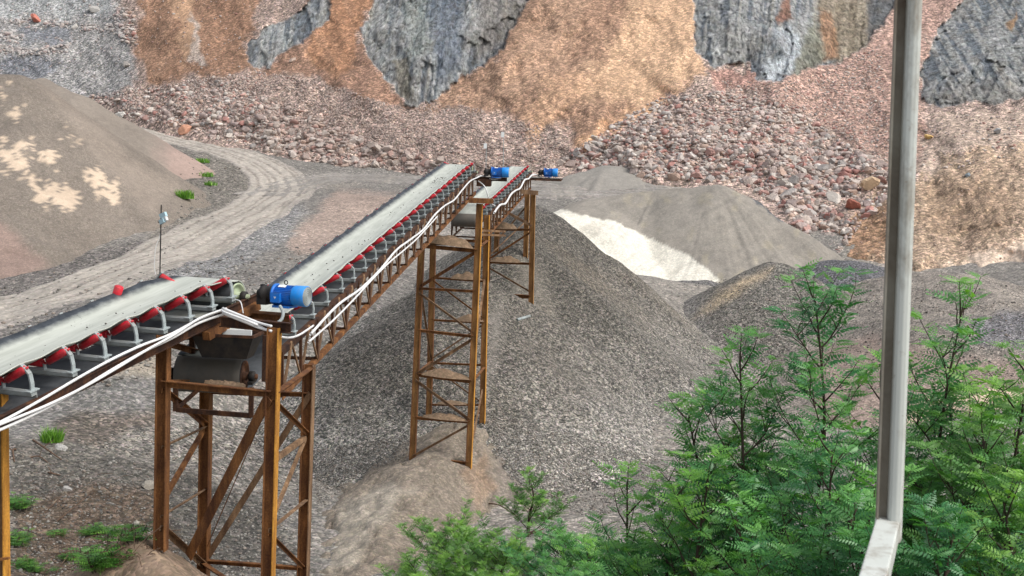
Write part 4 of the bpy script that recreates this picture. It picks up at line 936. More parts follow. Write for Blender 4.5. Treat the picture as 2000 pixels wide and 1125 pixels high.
# ---- conveyor 3 (far)
T3 = P(908, 418, 36.2); H3 = P(1014, 326, 50); d3_ = (H3-T3).normalized(); L3 = (H3-T3).length; s3_ = d3_.cross(Z).normalized()
ids3 = [x/L3 for x in np.linspace(1.2, L3-.4, 15)]
c3, a3, s3_, n3, L3 = conveyor('belt_conveyor', 'far belt conveyor rising from the middle tower towards the gravel cone', T3, H3, .66, ids3, .14, wave=.012, truss=dict(h=.56, pitch=.85, **{'from': .8, 'to': L3-.1}), drum_r=.17)
hd3 = H3-n3*.17+s3_*(.33*1.06+.04)
motor(c3, hd3+s3_*.55, s3_, .15, .52)
m = MB(); m.bar(hd3-n3*.24-s3_*.1, hd3-n3*.24+s3_*1.25, .06, .05, Z); m.bar(hd3-n3*.24-s3_*.1-a3*.5, hd3-n3*.24+s3_*1.25-a3*.5, .06, .05, Z)
m.bar(hd3-n3*.24+s3_*1.2, hd3-n3*.24+s3_*1.2-a3*.5, .06, .05, Z); m.bar(hd3-n3*.24+s3_*.6, hd3-n3*.24+s3_*.6-a3*.5, .3, .02, Z); m.build('motor_platform', M['rust_dark'], c3)
# ---- feed hopper over the second tail drum
hc_ = P(446, 664, 14.6)
hop = thing('feed_hopper', hc_-n2*.2, 'dark tapered steel feed hopper above the big tail drum in the near tower', 'hopper')
m = MB(); tw, bw = .33, .24; td_, bd_ = .22, .14; zt_, zb_ = .06, -.18
top_ = [hc_+s2*(i*tw)+Vector((a2.x, a2.y, 0)).normalized()*(j*td_)+Z*zt_ for i, j in ((-1, -1), (1, -1), (1, 1), (-1, 1))]
bot_ = [hc_+s2*(i*bw)+Vector((a2.x, a2.y, 0)).normalized()*(j*bd_)+Z*zb_ for i, j in ((-1, -1), (1, -1), (1, 1), (-1, 1))]
m.add(top_+bot_, [(0, 1, 5, 4), (1, 2, 6, 5), (2, 3, 7, 6), (3, 0, 4, 7)]); ob = m.build('hopper_wall', M['black'], hop); sol = ob.modifiers.new('t', 'SOLIDIFY'); sol.thickness = .012
m = MB()
for i in range(4): m.bar(top_[i]+Z*.012, top_[(i+1) % 4]+Z*.012, .03, .03)
m.build('rim', M['rust_dark'], hop)
m = MB(); m.box(hc_+s2*.1+Z*.02, s2*.16, Vector((a2.x, a2.y, 0)).normalized()*.02, Z*.1); m.build('chute_plate', M['whitepl'], hop)
m = MB(); m.box(hc_-Z*.1, s2*.27, Vector((a2.x, a2.y, 0)).normalized()*.16, Z*.01); m.build('sand_fill', M['galv'], hop)
# skirt guide by the loading point
# ------------------------------------------------------------------ support towers
def tower(label, legs, levels, braces, lw, beams=(), dirt=(), matb='rust', group=None, xm='rust_orange_lit'):
    """legs: list of (px,pytop,pxb,pybot,depth); levels: (leg i, leg j, z-fraction points)"""
    root = thing('support_tower', P(legs[0][2], legs[0][3], legs[0][4]), label, 'support tower')
    ends = []
    for (x0, y0, x1, y1, d) in legs:
        p = P(x0, y0, d); q = P(x1, y1, d+0.0); ends.append((p, q)); m = MB()
        # channel leg: web face towards the camera, lit side painted into the right flange's orange rust
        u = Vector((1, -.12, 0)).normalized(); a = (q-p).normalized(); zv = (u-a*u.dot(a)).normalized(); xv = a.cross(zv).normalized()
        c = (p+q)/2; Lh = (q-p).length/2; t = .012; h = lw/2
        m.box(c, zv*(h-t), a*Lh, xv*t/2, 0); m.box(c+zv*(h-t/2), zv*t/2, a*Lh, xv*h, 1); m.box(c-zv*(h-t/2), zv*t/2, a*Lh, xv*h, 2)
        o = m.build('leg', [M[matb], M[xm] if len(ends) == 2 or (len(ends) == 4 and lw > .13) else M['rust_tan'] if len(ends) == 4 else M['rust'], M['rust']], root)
    def on(i, y):                      # point on leg i at photo row y
        p, q = ends[i]; best = None
        for t in np.linspace(-.3, 1.1, 281):
            r_ = p.lerp(q, float(t)) if True else None; r_ = p+(q-p)*float(t); Y_ = proj(r_.x, r_.y, r_.z)[1]
            if best is None or abs(Y_-y) < best[0]: best = (abs(Y_-y), r_)
        return best[1]
    for (i, yi, j, yj, w) in levels:
        m = MB(); m.angle(on(i, yi), on(j, yj), w, .01, Z, 0, 1); m.build('beam', M['rust'], root)
    for (i, yi, j, yj, w) in braces:
        m = MB(); m.angle(on(i, yi)+Vector((0, -.03, 0)), on(j, yj)+Vector((0, .03, 0)), w, .008, Z, 0, 1); m.build('brace', M['rust' if (yi+yj+i) % 2 else 'rust_tan'], root)
    return root, on, ends
# tower 1: legs FL, FR, RL, RR
t1_, on1, e1 = tower('near square support tower of thick rusty posts with long diagonal braces',
    [(320, 650, 314, 1075, 14.0), (536, 640, 520, 1260, 13.8), (404, 690, 396, 1200, 15.6), (604, 712, 590, 1200, 15.4)],
    [(0, 742, 1, 764, .08), (1, 765, 3, 716, .07), (2, 760, 3, 766, .06), (0, 742, 2, 742, .06), (2, 1093, 3, 1105, .06), (0, 665, 2, 690, .06)],
    [(0, 757, 2, 830, .055), (2, 838, 0, 985, .045), (0, 870, 2, 832, .03), (0, 1005, 2, 955, .03), (0, 1025, 2, 1105, .06), (1, 770, 2, 1082, .0), (3, 765, 2, 1090, .075),
     (1, 780, 3, 848, .04), (3, 850, 1, 905, .05), (3, 853, 1, 1030, .035), (1, 1030, 3, 975, .05), (1, 1040, 3, 1110, .035), (2, 1095, 1, 1180, .06)], .125)
for o in list(t1_.children):
    if o.name.startswith('brace') and max(o.dimensions) < .01: bpy.data.objects.remove(o)
m = MB(); m.angle(on1(1, 768)+Vector((-.08, 0, 0)), P(362, 1080, 14.6), .13, .012, Z); m.build('brace', M['rust'], t1_)
m = MB(); m.chan(P(432, 628, 14.2), P(568, 641, 13.75), .07, .11, .012, Z); m.build('beam', M['rust_dark'], t1_)
m = MB(); m.bar(P(345, 800, 14.4), P(490, 812, 14.3), .05, .05); m.bar(P(343, 752, 14.4), P(343, 803, 14.4), .05, .05, (1, 0, 0)); m.bar(P(491, 757, 14.3), P(490, 815, 14.3), .05, .05, (1, 0, 0)); m.bar(P(345, 798, 14.4), P(392, 757, 14.8), .03, .04)
m.build('hanging_frame', M['rust_dark'], t1_)
m = MB(); m.bar(P(375, 640, 15), P(376, 690, 15), .06, .06, (1, 0, 0)); m.bar(P(355, 660, 14.98), P(385, 660, 14.98), .05, .04); m.build('short_post', M['rust_dark'], t1_)
m = MB(); m.bar(P(518, 655, 14.6), P(516, 745, 14.6), .05, .05, (1, 0, 0)); m.build('short_post', M['rust_dark'], t1_)
# left edge post with bracket
lp = thing('steel_post', P(4, 1150, 12.2), 'orange rusted steel post cut by the left edge under the near conveyor', 'post')
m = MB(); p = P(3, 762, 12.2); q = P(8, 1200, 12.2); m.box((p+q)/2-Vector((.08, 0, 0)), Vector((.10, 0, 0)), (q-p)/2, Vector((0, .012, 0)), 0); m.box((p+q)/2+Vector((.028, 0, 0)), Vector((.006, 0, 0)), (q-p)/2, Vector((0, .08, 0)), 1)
m.build('web', [M['rust_tan'], M['rust_orange_lit']], lp)
m = MB(); m.bar(P(-20, 1095, 12.1), P(18, 1090, 12.1), .03, .02); m.build('bracket', M['rust'], lp)
m = MB(); m.box(P(2, 763, 12.2), Vector((.12, 0, 0)), Vector((0, .08, 0)), Vector((0, 0, .008))); m.build('cap_plate', M['rust_dark'], lp)
# tower 2
t2_, on2, e2 = tower('tall narrow ladder braced support tower standing on the sandy mound',
    [(823, 486, 804, 935, 33.2), (937, 398, 914, 945, 33.0), (846, 470, 836, 880, 36.0), (951, 420, 941, 880, 35.8)],
    [(0, 562, 1, 567, .07), (0, 642, 1, 655, .08), (0, 728, 1, 742, .10), (0, 812, 1, 822, .09), (0, 890, 1, 902, .08), (2, 541, 3, 547, .06), (2, 624, 3, 628, .06), (2, 707, 3, 712, .06), (2, 788, 3, 790, .06), (0, 478, 1, 486, .10), (1, 480, 3, 470, .09), (0, 728, 2, 706, .06), (1, 742, 3, 715, .07), (2, 465, 3, 468, .08)],
    [(0, 556, 1, 487, .08), (0, 570, 1, 648, .06), (0, 728, 1, 658, .08), (0, 738, 1, 818, .08), (0, 888, 1, 826, .06), (2, 545, 3, 622, .045), (2, 700, 3, 630, .04), (2, 712, 3, 786, .045), (0, 560, 2, 700, .045), (3, 545, 1, 720, .05), (0, 474, 1, 480, .03), (3, 760, 1, 905, .04)], .15, xm='rust_orange_lit', matb='rust_light')
m = MB(); m.box(P(940, 392, 33.2), Vector((.30, 0, 0)), Vector((0, .35, 0)), Vector((0, 0, .06))); m.build('cap_plate', M['rust'], t2_)
for sy in (0, 1):
    m = MB(); m.bar(P(935, 450+sy*8, 33.4), P(985, 452+sy*8, 34.0), .1, .05); m.build('beam', M['rust_tan'], t2_)
# platform rails between towers 2 and 3
# tower 3
t3_, on3, e3 = tower('far support tower with a wooden looking cap beam standing in the gravel cone',
    [(956, 430, 949, 620, 43.5), (1041, 376, 1037, 606, 43.2), (972, 425, 966, 560, 46.2), (1030, 374, 1026, 520, 46.0)],
    [(0, 446, 1, 447, .08), (0, 510, 1, 513, .08), (0, 572, 1, 576, .13), (2, 500, 3, 501, .05)],
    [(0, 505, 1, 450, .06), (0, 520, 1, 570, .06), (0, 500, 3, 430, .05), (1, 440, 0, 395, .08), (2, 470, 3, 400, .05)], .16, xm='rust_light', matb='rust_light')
m = MB(); m.bar(P(1016, 374, 43.0), P(1051, 377, 43.0), .16, .14); m.build('cap_beam', M['rust_tan'], t3_)
# spilled sand lying on the rungs: each a small heap
def spill(p, q, w, h, label):
    p = Vector(p); q = Vector(q); n_a, n_b = 44, 14; vs = []; sd0 = random.randint(0, 999)
    for i in range(n_a):
        t = i/(n_a-1); c = p.lerp(q, t); hh = h*(math.sin(math.pi*t)**.7)*(.55+.5*float(vn(t*6., .3, sd0)))
        for j in range(n_b):
            u = j/(n_b-1)*2-1; k = max(0, 1-u*u)
            vs.append((c.x, c.y+u*w*(.5+.5*math.sin(math.pi*t)), c.z+hh*k+.03*float(vn(t*30, j*1.3, sd0+1))*k-.02))
    vs = np.array(vs); C = base(vs[:, 0], [.22, .15, .095, .4])
    o = npmesh('sand_spill', vs, grid_faces(n_a, n_b), Mg['sand'], col=C); tag(o, label, 'spilled sand'); return o
spill(on2(0, 470).lerp(on2(1, 478), .12), on2(0, 476).lerp(on2(1, 484), .92), .35, .30, 'heap of brown sand on the top rung of the middle tower')
spill(on2(0, 727).lerp(on2(1, 740), .1), on2(0, 727).lerp(on2(1, 740), .95), .28, .22, 'heap of brown sand on the fourth rung of the middle tower')
spill(on2(0, 811).lerp(on2(1, 821), .15), on2(0, 811).lerp(on2(1, 821), .95), .2, .14, 'thin brown sand crust on the second lowest rung of the middle tower')
spill(on2(2, 540).lerp(on2(3, 546), .35), on2(2, 540).lerp(on2(3, 546), .95), .2, .2, 'heap of brown sand on the upper rear rung of the middle tower')
spill(on2(2, 623).lerp(on2(3, 627), .45), on2(2, 623).lerp(on2(3, 627), .98), .2, .18, 'heap of brown sand on the rear rung halfway up the middle tower')
spill(on2(2, 787).lerp(on2(3, 789), .15), on2(2, 787).lerp(on2(3, 789), .7), .15, .12, 'thin sand heap on the lowest rear rung of the middle tower')
spill(on3(0, 445).lerp(on3(1, 446), .1), on3(0, 445).lerp(on3(1, 446), .65), .25, .26, 'heap of brown sand on the top rung of the far tower')
spill(on3(0, 509).lerp(on3(1, 512), .05), on3(0, 509).lerp(on3(1, 512), .75), .25, .24, 'heap of brown sand on the middle rung of the far tower')
spill(P(400, 744, 14.1), P(480, 752, 14.05), .06, .04, 'crust of mud on the cross beam under the big tail drum')
# ------------------------------------------------------------------ white conduits
def conduit(pts, r, label, group=None, n=8):
    m = MB(); c = spline(pts, n); m.tube(c, r, 8); o = m.build('conduit', M['white'], None, org=c[0]); return tag(o, label, 'conduit', group)
def along(T, a, s, n, w, l, up_, out): return T+a*l+s*(w/2+.17+out)+n*up_
def rl1(l, u_, o_=.0): return T1+a1*l+s1*(w1/2+.17+o_)+n1*u_
ls = np.linspace(L1-5.9, L1-.55, 12)
up1 = lambda l, k: -.215+.045*math.sin((l+k)*1.7)+(.05 if l > L1-1.2 else 0)
pk = [P(437, 607, 14.15), P(470, 620, 14.0), P(505, 634, 13.9), P(530, 641, 13.75)]
conduit([rl1(l, up1(l, 0)-.03, .03) for l in ls]+[p-Z*.03 for p in pk], .015, 'lower white conduit along the near conveyor, lowest of its three')
conduit([rl1(l, up1(l, .5)+.035, .01) for l in ls]+[p+Z*.02 for p in pk], .014, 'upper white conduit along the near conveyor, topmost of its three')
conduit([rl1(l, up1(l, -.4)+.0, .05) for l in ls]+[pk[0]+Vector((0, -.05, 0)), pk[1]+Vector((0, -.05, 0)), pk[2]-Z*.01, P(545, 657, 14.2), P(578, 657, 16.2), P(612, 636, 17.4)], .014, 'white conduit passing from the near conveyor round the thick post to the long conveyor')
m = MB(); m.tube(spline([P(547, 598, 14.2), P(553, 612, 14.1), P(546, 628, 14.05), P(520, 638, 14.0), P(498, 636, 14.0)], 8), .018, 8); tag(m.build('conduit', M['galv'], None, org=P(547, 598, 14.2)), 'curved grey cable looping down from the nearest blue motor', 'conduit')
c2p = []
for i, l in enumerate(np.linspace(2.4, L2-.7, 13)): c2p.append(along(T2, a2, s2, n2, w2, float(l), -.24+.05*math.sin(i*1.9), .05))
conduit(c2p+[hd2+s2*.25-n2*.12, hd2+s2*.5-n2*.2, hd2+s2*.75-n2*.17, hd2+s2*.85-n2*.1], .019, 'thick white conduit running up the long conveyor to its blue motor')
c2q = [along(T2, a2, s2, n2, w2, float(l), -.30-.03*math.sin(i*1.3), .07) for i, l in enumerate(np.linspace(2.2, L2*.62, 9))]
conduit(c2q, .014, 'shorter white conduit below the thick one on the long conveyor')
c3p = [along(T3, a3, s3_, n3, .66, float(l), -.2+.07*math.sin(i*2.3), .05) for i, l in enumerate(np.linspace(2.0, L3-.5, 9))]
conduit(c3p+[hd3+s3_*.3-n3*.12, hd3+s3_*.5-n3*.24, hd3+s3_*.72-n3*.22, hd3+s3_*.8-n3*.12], .03, 'white conduit running up the far conveyor to its blue motor')
conduit([hd2+s2*.1-n2*.25, P(947, 365, 37), P(956, 392, 37.2), P(966, 402, 38)], .016, 'thin white conduit looping from the long conveyor down to the far one')
conduit([P(460, 585, 14.4), P(470, 590, 14.3), P(475, 612, 14.25)], .006, 'thin white wire hanging beside the head of the near conveyor')
# ------------------------------------------------------------------ lamp poles
def lamp_pole(px, pt, pb, d, label, big=False, group=None):
    t_ = P(px, pt, d); b_ = P(px-.02*(pb-pt), pb, d); root = thing('lamp_pole', b_, label, 'lamp pole')
    k = d/F
    m = MB(); m.cyl(b_, t_, k*(1.3 if big else .6), n=8); m.build('pole', M['black'] if big else M['galv'], root)
    if big:
        for i, (dx, dz, sx) in enumerate(((5, 20, 5), (8, 28, 4), (3, 32, 4))):
            c = t_+Vector((k*dx, -.05, -k*dz)); m = MB(); m.box(c, Vector((k*sx*1.4, -.1, k*3)), Vector((.02, .05, 0)), Vector((-k*1.5, 0, k*4))); m.build('lamp_head', M['lamp'] if i % 2 == 0 else M['whitepl'], root)
        m = MB(); m.bar(t_-Z*k*34-Vector((k*6, 0, 0)), t_-Z*k*34+Vector((k*8, 0, 0)), .03, .03); m.build('bracket', M['black'], root)
        m = MB(); m.tube(spline([t_-Z*k*40, t_-Z*k*60-Vector((k*2, 0, 0)), t_-Z*k*85-Vector((k*10, 0, 0)), t_-Z*k*120-Vector((k*12, 0, 0)), b_+Z*k*10-Vector((k*8, 0, 0))], 6), k*.6, 6); m.build('cable', M['whitepl'], root)
    else:
        m = MB(); c = t_-Z*k*5; m.box(c-Vector((k*2, 0, 0)), Vector((k*3, 0, 0)), Vector((0, .05, 0)), Z*k*5); m.build('lamp_head', M['whitepl'], root)
    return root
lamp_pole(315, 400, 546, 40, 'thin dark pole carrying small blue and white lamps behind the near conveyor', True)
lamp_pole(950, 280, 352, 38.3, 'thin pole with a small white lamp above the long conveyor head')
lamp_pole(984, 258, 330, 50.5, 'thin pole with a small white lamp above the far conveyor')
# piece of pipe on the gravel cone
p = hit(1010, 627); q = hit(1034, 620); m = MB(); m.lathe(p+Z*.04, (q-p), [(0, .03), (0, .045), ((q-p).length, .045), ((q-p).length, .03)], 10); tag(m.build('pipe', M['galv'], None, org=p), 'short grey pipe lying on the gravel cone right of the far tower', 'pipe')
# ------------------------------------------------------------------ foreground post and rail
def mat_post():
    t = NT('dirty_white_paint'); v = t.obj(); mp = t.n('Mapping'); t.t.links.new(v, mp.inputs[0]); mp.inputs['Scale'].default_value = (1, 1, .35)
    a = t.noise(9., mp.outputs[0], 7, .7, .3); b = t.noise(45., v, 4, .7); c = t.noise(3., mp.outputs[0], 4, .6)
    col = t.ramp(c, [(.3, (.50, .52, .47)), (.7, (.62, .64, .60))])
    col = t.mix(t.ramp(a, [(.48, 0.), (.66, .85)]), col, (.20, .155, .105)); col = t.mix(t.ramp(b, [(.62, 0.), (.74, .7)]), col, (.22, .15, .1))
    nx = t.n('SeparateXYZ', i_0=t.n('NewGeometry').outputs['Normal'])
    return t.out(col, .5, a, .3, .002)
M['post'] = mat_post(); M['postdirt_shade'] = mat_simple('brown_stained_shaded_paint', (.30, .28, .23), .7, .3, 6, (.13, .095, .065), .9)  # back channel colour: brown dirt plus painted shade of the recess
D0 = 2.75; pt_ = P(1776, -60, D0); pb_ = P(1734, 1060, D0)
post = thing('guard_post', pb_, 'tall dirty white steel post of the foreground railing', 'post')
def bev(o, w): b = o.modifiers.new('bevel', 'BEVEL'); b.width = w; b.segments = 3
m = MB(); a = (pt_-pb_).normalized(); xv = Vector((.985, -.17, 0)); xv = (xv-a*xv.dot(a)).normalized(); yv = a.cross(xv); yv = yv if yv.y < 0 else -yv; hh = .0265; pc_ = (pt_+pb_)/2; hl = a*(pt_-pb_).length/2
m.box(pc_+xv*hh*.42, xv*hh*.58, yv*.026, hl); o = m.build('tube', M['post'], post); bev(o, .014)
m = MB(); m.box(pc_-xv*hh*.52-yv*.006, xv*hh*.44, yv*.003, hl); m.box(pc_-xv*hh*.93+yv*.006, xv*hh*.07, yv*.014, hl)
m.build('back_channel', M['postdirt_shade'], post)
rail = thing('guard_rail', P(1700, 1125, 2.4), 'white painted square handrail meeting the foreground post', 'railing')
ra_ = P(1734, 1014, D0-.02); rdir = Vector((-.145, -.42, 0)).normalized()
m = MB(); q_ = ra_+rdir*1.2; sx_ = Vector((-rdir.y, rdir.x, 0)); m.box((ra_+q_)/2-Z*.026, sx_*.024, (q_-ra_)/2, Z*.024); m.box(ra_-rdir*.02-Z*.026, sx_*.026, rdir*.02, Z*.024)
o = m.build('rail_tube', M['whitedirt'] if 'whitedirt' in M else M['post'], rail); bev(o, .004)
TT('machines')
# ------------------------------------------------------------------ plants
def mat_leaf(name, c0, c1, c2):
    t = NT(name); at = t.n('Attribute', attribute_name='Col'); sp = t.n('SeparateColor', i_0=at.outputs['Color'])
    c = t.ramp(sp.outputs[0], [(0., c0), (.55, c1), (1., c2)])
    t.out(c, .36); t.b.inputs['Specular IOR Level'].default_value = .4
    tr = t.n('BsdfTranslucent'); t.t.links.new(t.mix(1., c, (1.3, 1.6, .5), 'MULTIPLY'), tr.inputs[0]); mx = t.n('MixShader', i_0=.25)
    t.t.links.new(t.b.outputs[0], mx.inputs[1]); t.t.links.new(tr.outputs[0], mx.inputs[2]); t.t.links.new(mx.outputs[0], t.t.nodes['Material Output'].inputs[0]); return t.mat
M['leaf'] = mat_leaf('feather_leaf', (.025, .09, .032), (.065, .225, .06), (.22, .45, .08)); M['leafB'] = mat_leaf('yellowing_leaf', (.032, .092, .028), (.08, .225, .05), (.24, .44, .08)); M['leafC'] = mat_leaf('bluish_leaf', (.022, .085, .035), (.052, .20, .065), (.17, .40, .09))
M['leaf2'] = mat_leaf('light_leaf', (.03, .085, .022), (.075, .20, .035), (.20, .38, .06))
M['grass'] = mat_leaf('grass_blade', (.04, .09, .015), (.11, .26, .03), (.22, .42, .05))
M['bark'] = mat_simple('green_brown_bark', (.045, .032, .022), .85, .35, 30)
def leaf_proto(pairs, L, lw, ll, curl):
    """pinnate leaf along +x, leaflets in the xy plane: returns verts, quad faces"""
    v = []; f = []
    for i in range(pairs):
        t = (i+.8)/pairs; x = t*L; z = -curl*t*t*L; k = math.sin(math.pi*min(1, .22+t*.72))
        l_ = ll*k
        for s in (-1, 1):
            dx = .34*l_; dy = s*l_*.94; b = len(v); wd = lw*k
            v += [(x, 0, z), (x+dx*.5-wd*.5, dy*.5, z-.03*l_), (x+dx, dy, z-.25*l_), (x+dx*.5+wd*.6, dy*.5, z-.03*l_)]; f.append((b, b+1, b+2, b+3))
    b = len(v); l_ = ll*.6; v += [(L, 0, -curl*L), (L+l_*.5, lw*.4, -curl*L-.1*l_), (L+l_, 0, -curl*L-.25*l_), (L+l_*.5, -lw*.4, -curl*L-.1*l_)]; f.append((b, b+1, b+2, b+3))
    b = len(v); r = .0018; v += [(0, -r, 0), (0, r, 0), (L, r*.5, -curl*L), (L, -r*.5, -curl*L)]; f.append((b, b+1, b+2, b+3))
    return np.array(v), np.array(f)
LP = [leaf_proto(7, .17, .019, .05, .3), leaf_proto(8, .19, .019, .052, .5), leaf_proto(6, .14, .019, .046, .15)]
LPs = [leaf_proto(6, .13, .016, .04, .25), leaf_proto(5, .11, .018, .04, .1)]
def place_leaves(items, protos):
    """items: (pos, dir, up, scale, tone)"""
    Vs = []; Fs = []; Cs = []; off = 0
    pos = np.array([i[0] for i in items]); d = np.array([i[1] for i in items]); u = np.array([i[2] for i in items]); sc = np.array([i[3] for i in items]); tn = np.array([i[4] for i in items])
    d /= np.linalg.norm(d, axis=1)[:, None]; y = np.cross(u, d); y /= np.linalg.norm(y, axis=1)[:, None]+1e-9; z = np.cross(d, y)
    wh = rng.integers(0, len(protos), len(items))
    for k, (pv, pf) in enumerate(protos):
        ix = np.where(wh == k)[0]
        if not len(ix): continue
        vv = pos[ix][:, None]+sc[ix][:, None, None]*(pv[None, :, :1]*d[ix][:, None]+pv[None, :, 1:2]*y[ix][:, None]+pv[None, :, 2:]*z[ix][:, None])
        Vs.append(vv.reshape(-1, 3)); Fs.append((pf[None]+(np.arange(len(ix))*len(pv))[:, None, None]).reshape(-1, 4)+off); off += len(ix)*len(pv)
        tt = np.repeat(tn[ix], len(pv)); Cs.append(np.stack([tt, tt, tt, np.ones_like(tt)], -1))
    return np.vstack(Vs), np.vstack(Fs), np.vstack(Cs)
def shrub(name, label, top, height, lean=(0, 0), nb=16, blen=1.0, leafs=1.0, protos=LP, mat='leaf', seed=0, sc=1.0, tone=0., sub=4, start=.15, group=None, cat='shrub', nleaf=10, spread=1.):
    rs = random.Random(seed); top = Vector(top); b0 = top-Vector((lean[0], lean[1], height))
    root = thing(name, b0, label, cat, group); st = MB(); items = []
    trunk = spline([b0, b0.lerp(top, .35)+Vector((rs.uniform(-.1, .1), rs.uniform(-.1, .1), 0)), b0.lerp(top, .7)+Vector((rs.uniform(-.1, .1), rs.uniform(-.1, .1), 0)), top], 6)
    st.tube(trunk, [.02*sc*(1-i/len(trunk))+.004 for i in range(len(trunk))], 6)
    def leaf_at(p, dirv, s_, tn):
        u = Vector((rs.gauss(0, .35), rs.gauss(0, .35)-.5, 1)); items.append((tuple(p), tuple(dirv), tuple(u), s_, min(1, max(0, tn))))
    def twig(p, d, L, lvl, tn):
        pts_ = [p]; dd = d.normalized(); n = 5
        for i in range(n): dd = (dd+Vector((rs.gauss(0, .10), rs.gauss(0, .10), .10))).normalized(); pts_.append(pts_[-1]+dd*L/n)
        st.tube(pts_, [max(.002, .0075*sc*(1-i/6)*(.6**lvl)) for i in range(n+1)], 4)
        nl = int(nleaf*L/.8*leafs)+3
        for i in range(nl):
            t = .25+.75*(i+.5)/nl; k = t*n; j = min(n-1, int(k)); q = pts_[j].lerp(pts_[j+1], k-j)
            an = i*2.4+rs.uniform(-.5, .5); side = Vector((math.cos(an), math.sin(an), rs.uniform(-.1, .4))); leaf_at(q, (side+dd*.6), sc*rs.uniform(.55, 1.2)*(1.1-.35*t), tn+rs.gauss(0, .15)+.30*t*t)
        for i in range(4): an = rs.uniform(0, 6.28); leaf_at(pts_[-1], Vector((math.cos(an), math.sin(an), .5)), sc*rs.uniform(.4, .75), tn+.3)
        return pts_
    for i in range(nb):
        t = start+(1-start)*(i+rs.random()*.6)/nb; k = t*(len(trunk)-1); j = min(len(trunk)-2, int(k)); p = trunk[j].lerp(trunk[j+1], k-j)
        an = i*2.39996+rs.uniform(-.3, .3); L = blen*(1.08-t)**.6*rs.uniform(.7, 1.15); d = Vector((math.cos(an)*spread, math.sin(an)*spread, .55+.5*t))
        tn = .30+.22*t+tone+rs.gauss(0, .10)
        pl = twig(p, d, L, 0, tn)
        if L > .45:
            for q in range(sub): kk = rs.randint(1, 4); an2 = rs.uniform(0, 6.28); twig(pl[kk], (pl[-1]-pl[0]).normalized()*.7+Vector((math.cos(an2), math.sin(an2), .3)), L*rs.uniform(.35, .6), 1, tn+rs.gauss(0, .08))
    twig(top-Vector((0, 0, .1)), Vector((0, 0, 1)), .25, 1, .6+tone)
    Vv, Ff, Cc = place_leaves(items, protos)
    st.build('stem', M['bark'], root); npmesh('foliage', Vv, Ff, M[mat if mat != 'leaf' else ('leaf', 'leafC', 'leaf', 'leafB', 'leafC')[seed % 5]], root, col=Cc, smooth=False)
    return root
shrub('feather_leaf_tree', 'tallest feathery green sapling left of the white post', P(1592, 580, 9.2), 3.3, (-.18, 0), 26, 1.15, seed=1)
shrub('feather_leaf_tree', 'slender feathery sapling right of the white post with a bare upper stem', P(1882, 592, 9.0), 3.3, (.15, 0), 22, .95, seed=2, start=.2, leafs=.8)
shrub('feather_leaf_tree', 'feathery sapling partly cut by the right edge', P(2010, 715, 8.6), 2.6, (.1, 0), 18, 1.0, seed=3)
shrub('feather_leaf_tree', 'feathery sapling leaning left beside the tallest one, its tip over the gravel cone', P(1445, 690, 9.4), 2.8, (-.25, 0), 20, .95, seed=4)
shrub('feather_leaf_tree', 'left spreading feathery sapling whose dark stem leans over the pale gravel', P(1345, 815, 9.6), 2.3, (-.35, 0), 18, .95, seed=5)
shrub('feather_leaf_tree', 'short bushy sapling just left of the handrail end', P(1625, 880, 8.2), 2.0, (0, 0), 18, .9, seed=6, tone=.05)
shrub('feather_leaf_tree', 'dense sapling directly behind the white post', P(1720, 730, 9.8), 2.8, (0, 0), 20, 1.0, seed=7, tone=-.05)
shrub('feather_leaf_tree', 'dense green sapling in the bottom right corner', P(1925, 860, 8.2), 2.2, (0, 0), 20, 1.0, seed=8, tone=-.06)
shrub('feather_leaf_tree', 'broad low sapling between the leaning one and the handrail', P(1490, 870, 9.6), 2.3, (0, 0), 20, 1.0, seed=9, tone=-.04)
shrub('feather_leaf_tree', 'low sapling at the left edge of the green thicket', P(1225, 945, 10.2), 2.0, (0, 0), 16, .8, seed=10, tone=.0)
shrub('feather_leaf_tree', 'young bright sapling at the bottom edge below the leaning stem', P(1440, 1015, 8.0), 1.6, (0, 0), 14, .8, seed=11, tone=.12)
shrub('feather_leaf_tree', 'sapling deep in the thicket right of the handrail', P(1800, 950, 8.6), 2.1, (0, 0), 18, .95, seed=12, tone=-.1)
for i, (x, y, d, h, w_, l) in enumerate([(1385, 930, 8.9, 1.9, .85, 'mid green sapling in front of the leaning dark stem'), (1660, 1010, 7.6, 1.5, .8, 'dark sapling under the handrail'),
    (1850, 760, 9.2, 2.4, .9, 'leafy sapling right of the white post at mid height'), (1960, 980, 7.8, 1.6, .9, 'sapling low in the bottom right corner'), (1540, 960, 8.8, 1.8, .9, 'bright fronded sapling left of the handrail end'), (1290, 985, 9.6, 1.6, .75, 'small sapling above the bottom edge under the pale gravel'), (1860, 1050, 7.5, 1.3, .85, 'sapling cut by the bottom edge right of the handrail'), (1980, 830, 9.0, 2.2, .9, 'sapling at the right edge below the one cut by the frame')]):
    shrub('feather_leaf_tree', l, P(x, y, d), h, (0, 0), 17, w_, seed=60+i, tone=random.uniform(-.06, .1), start=.08)
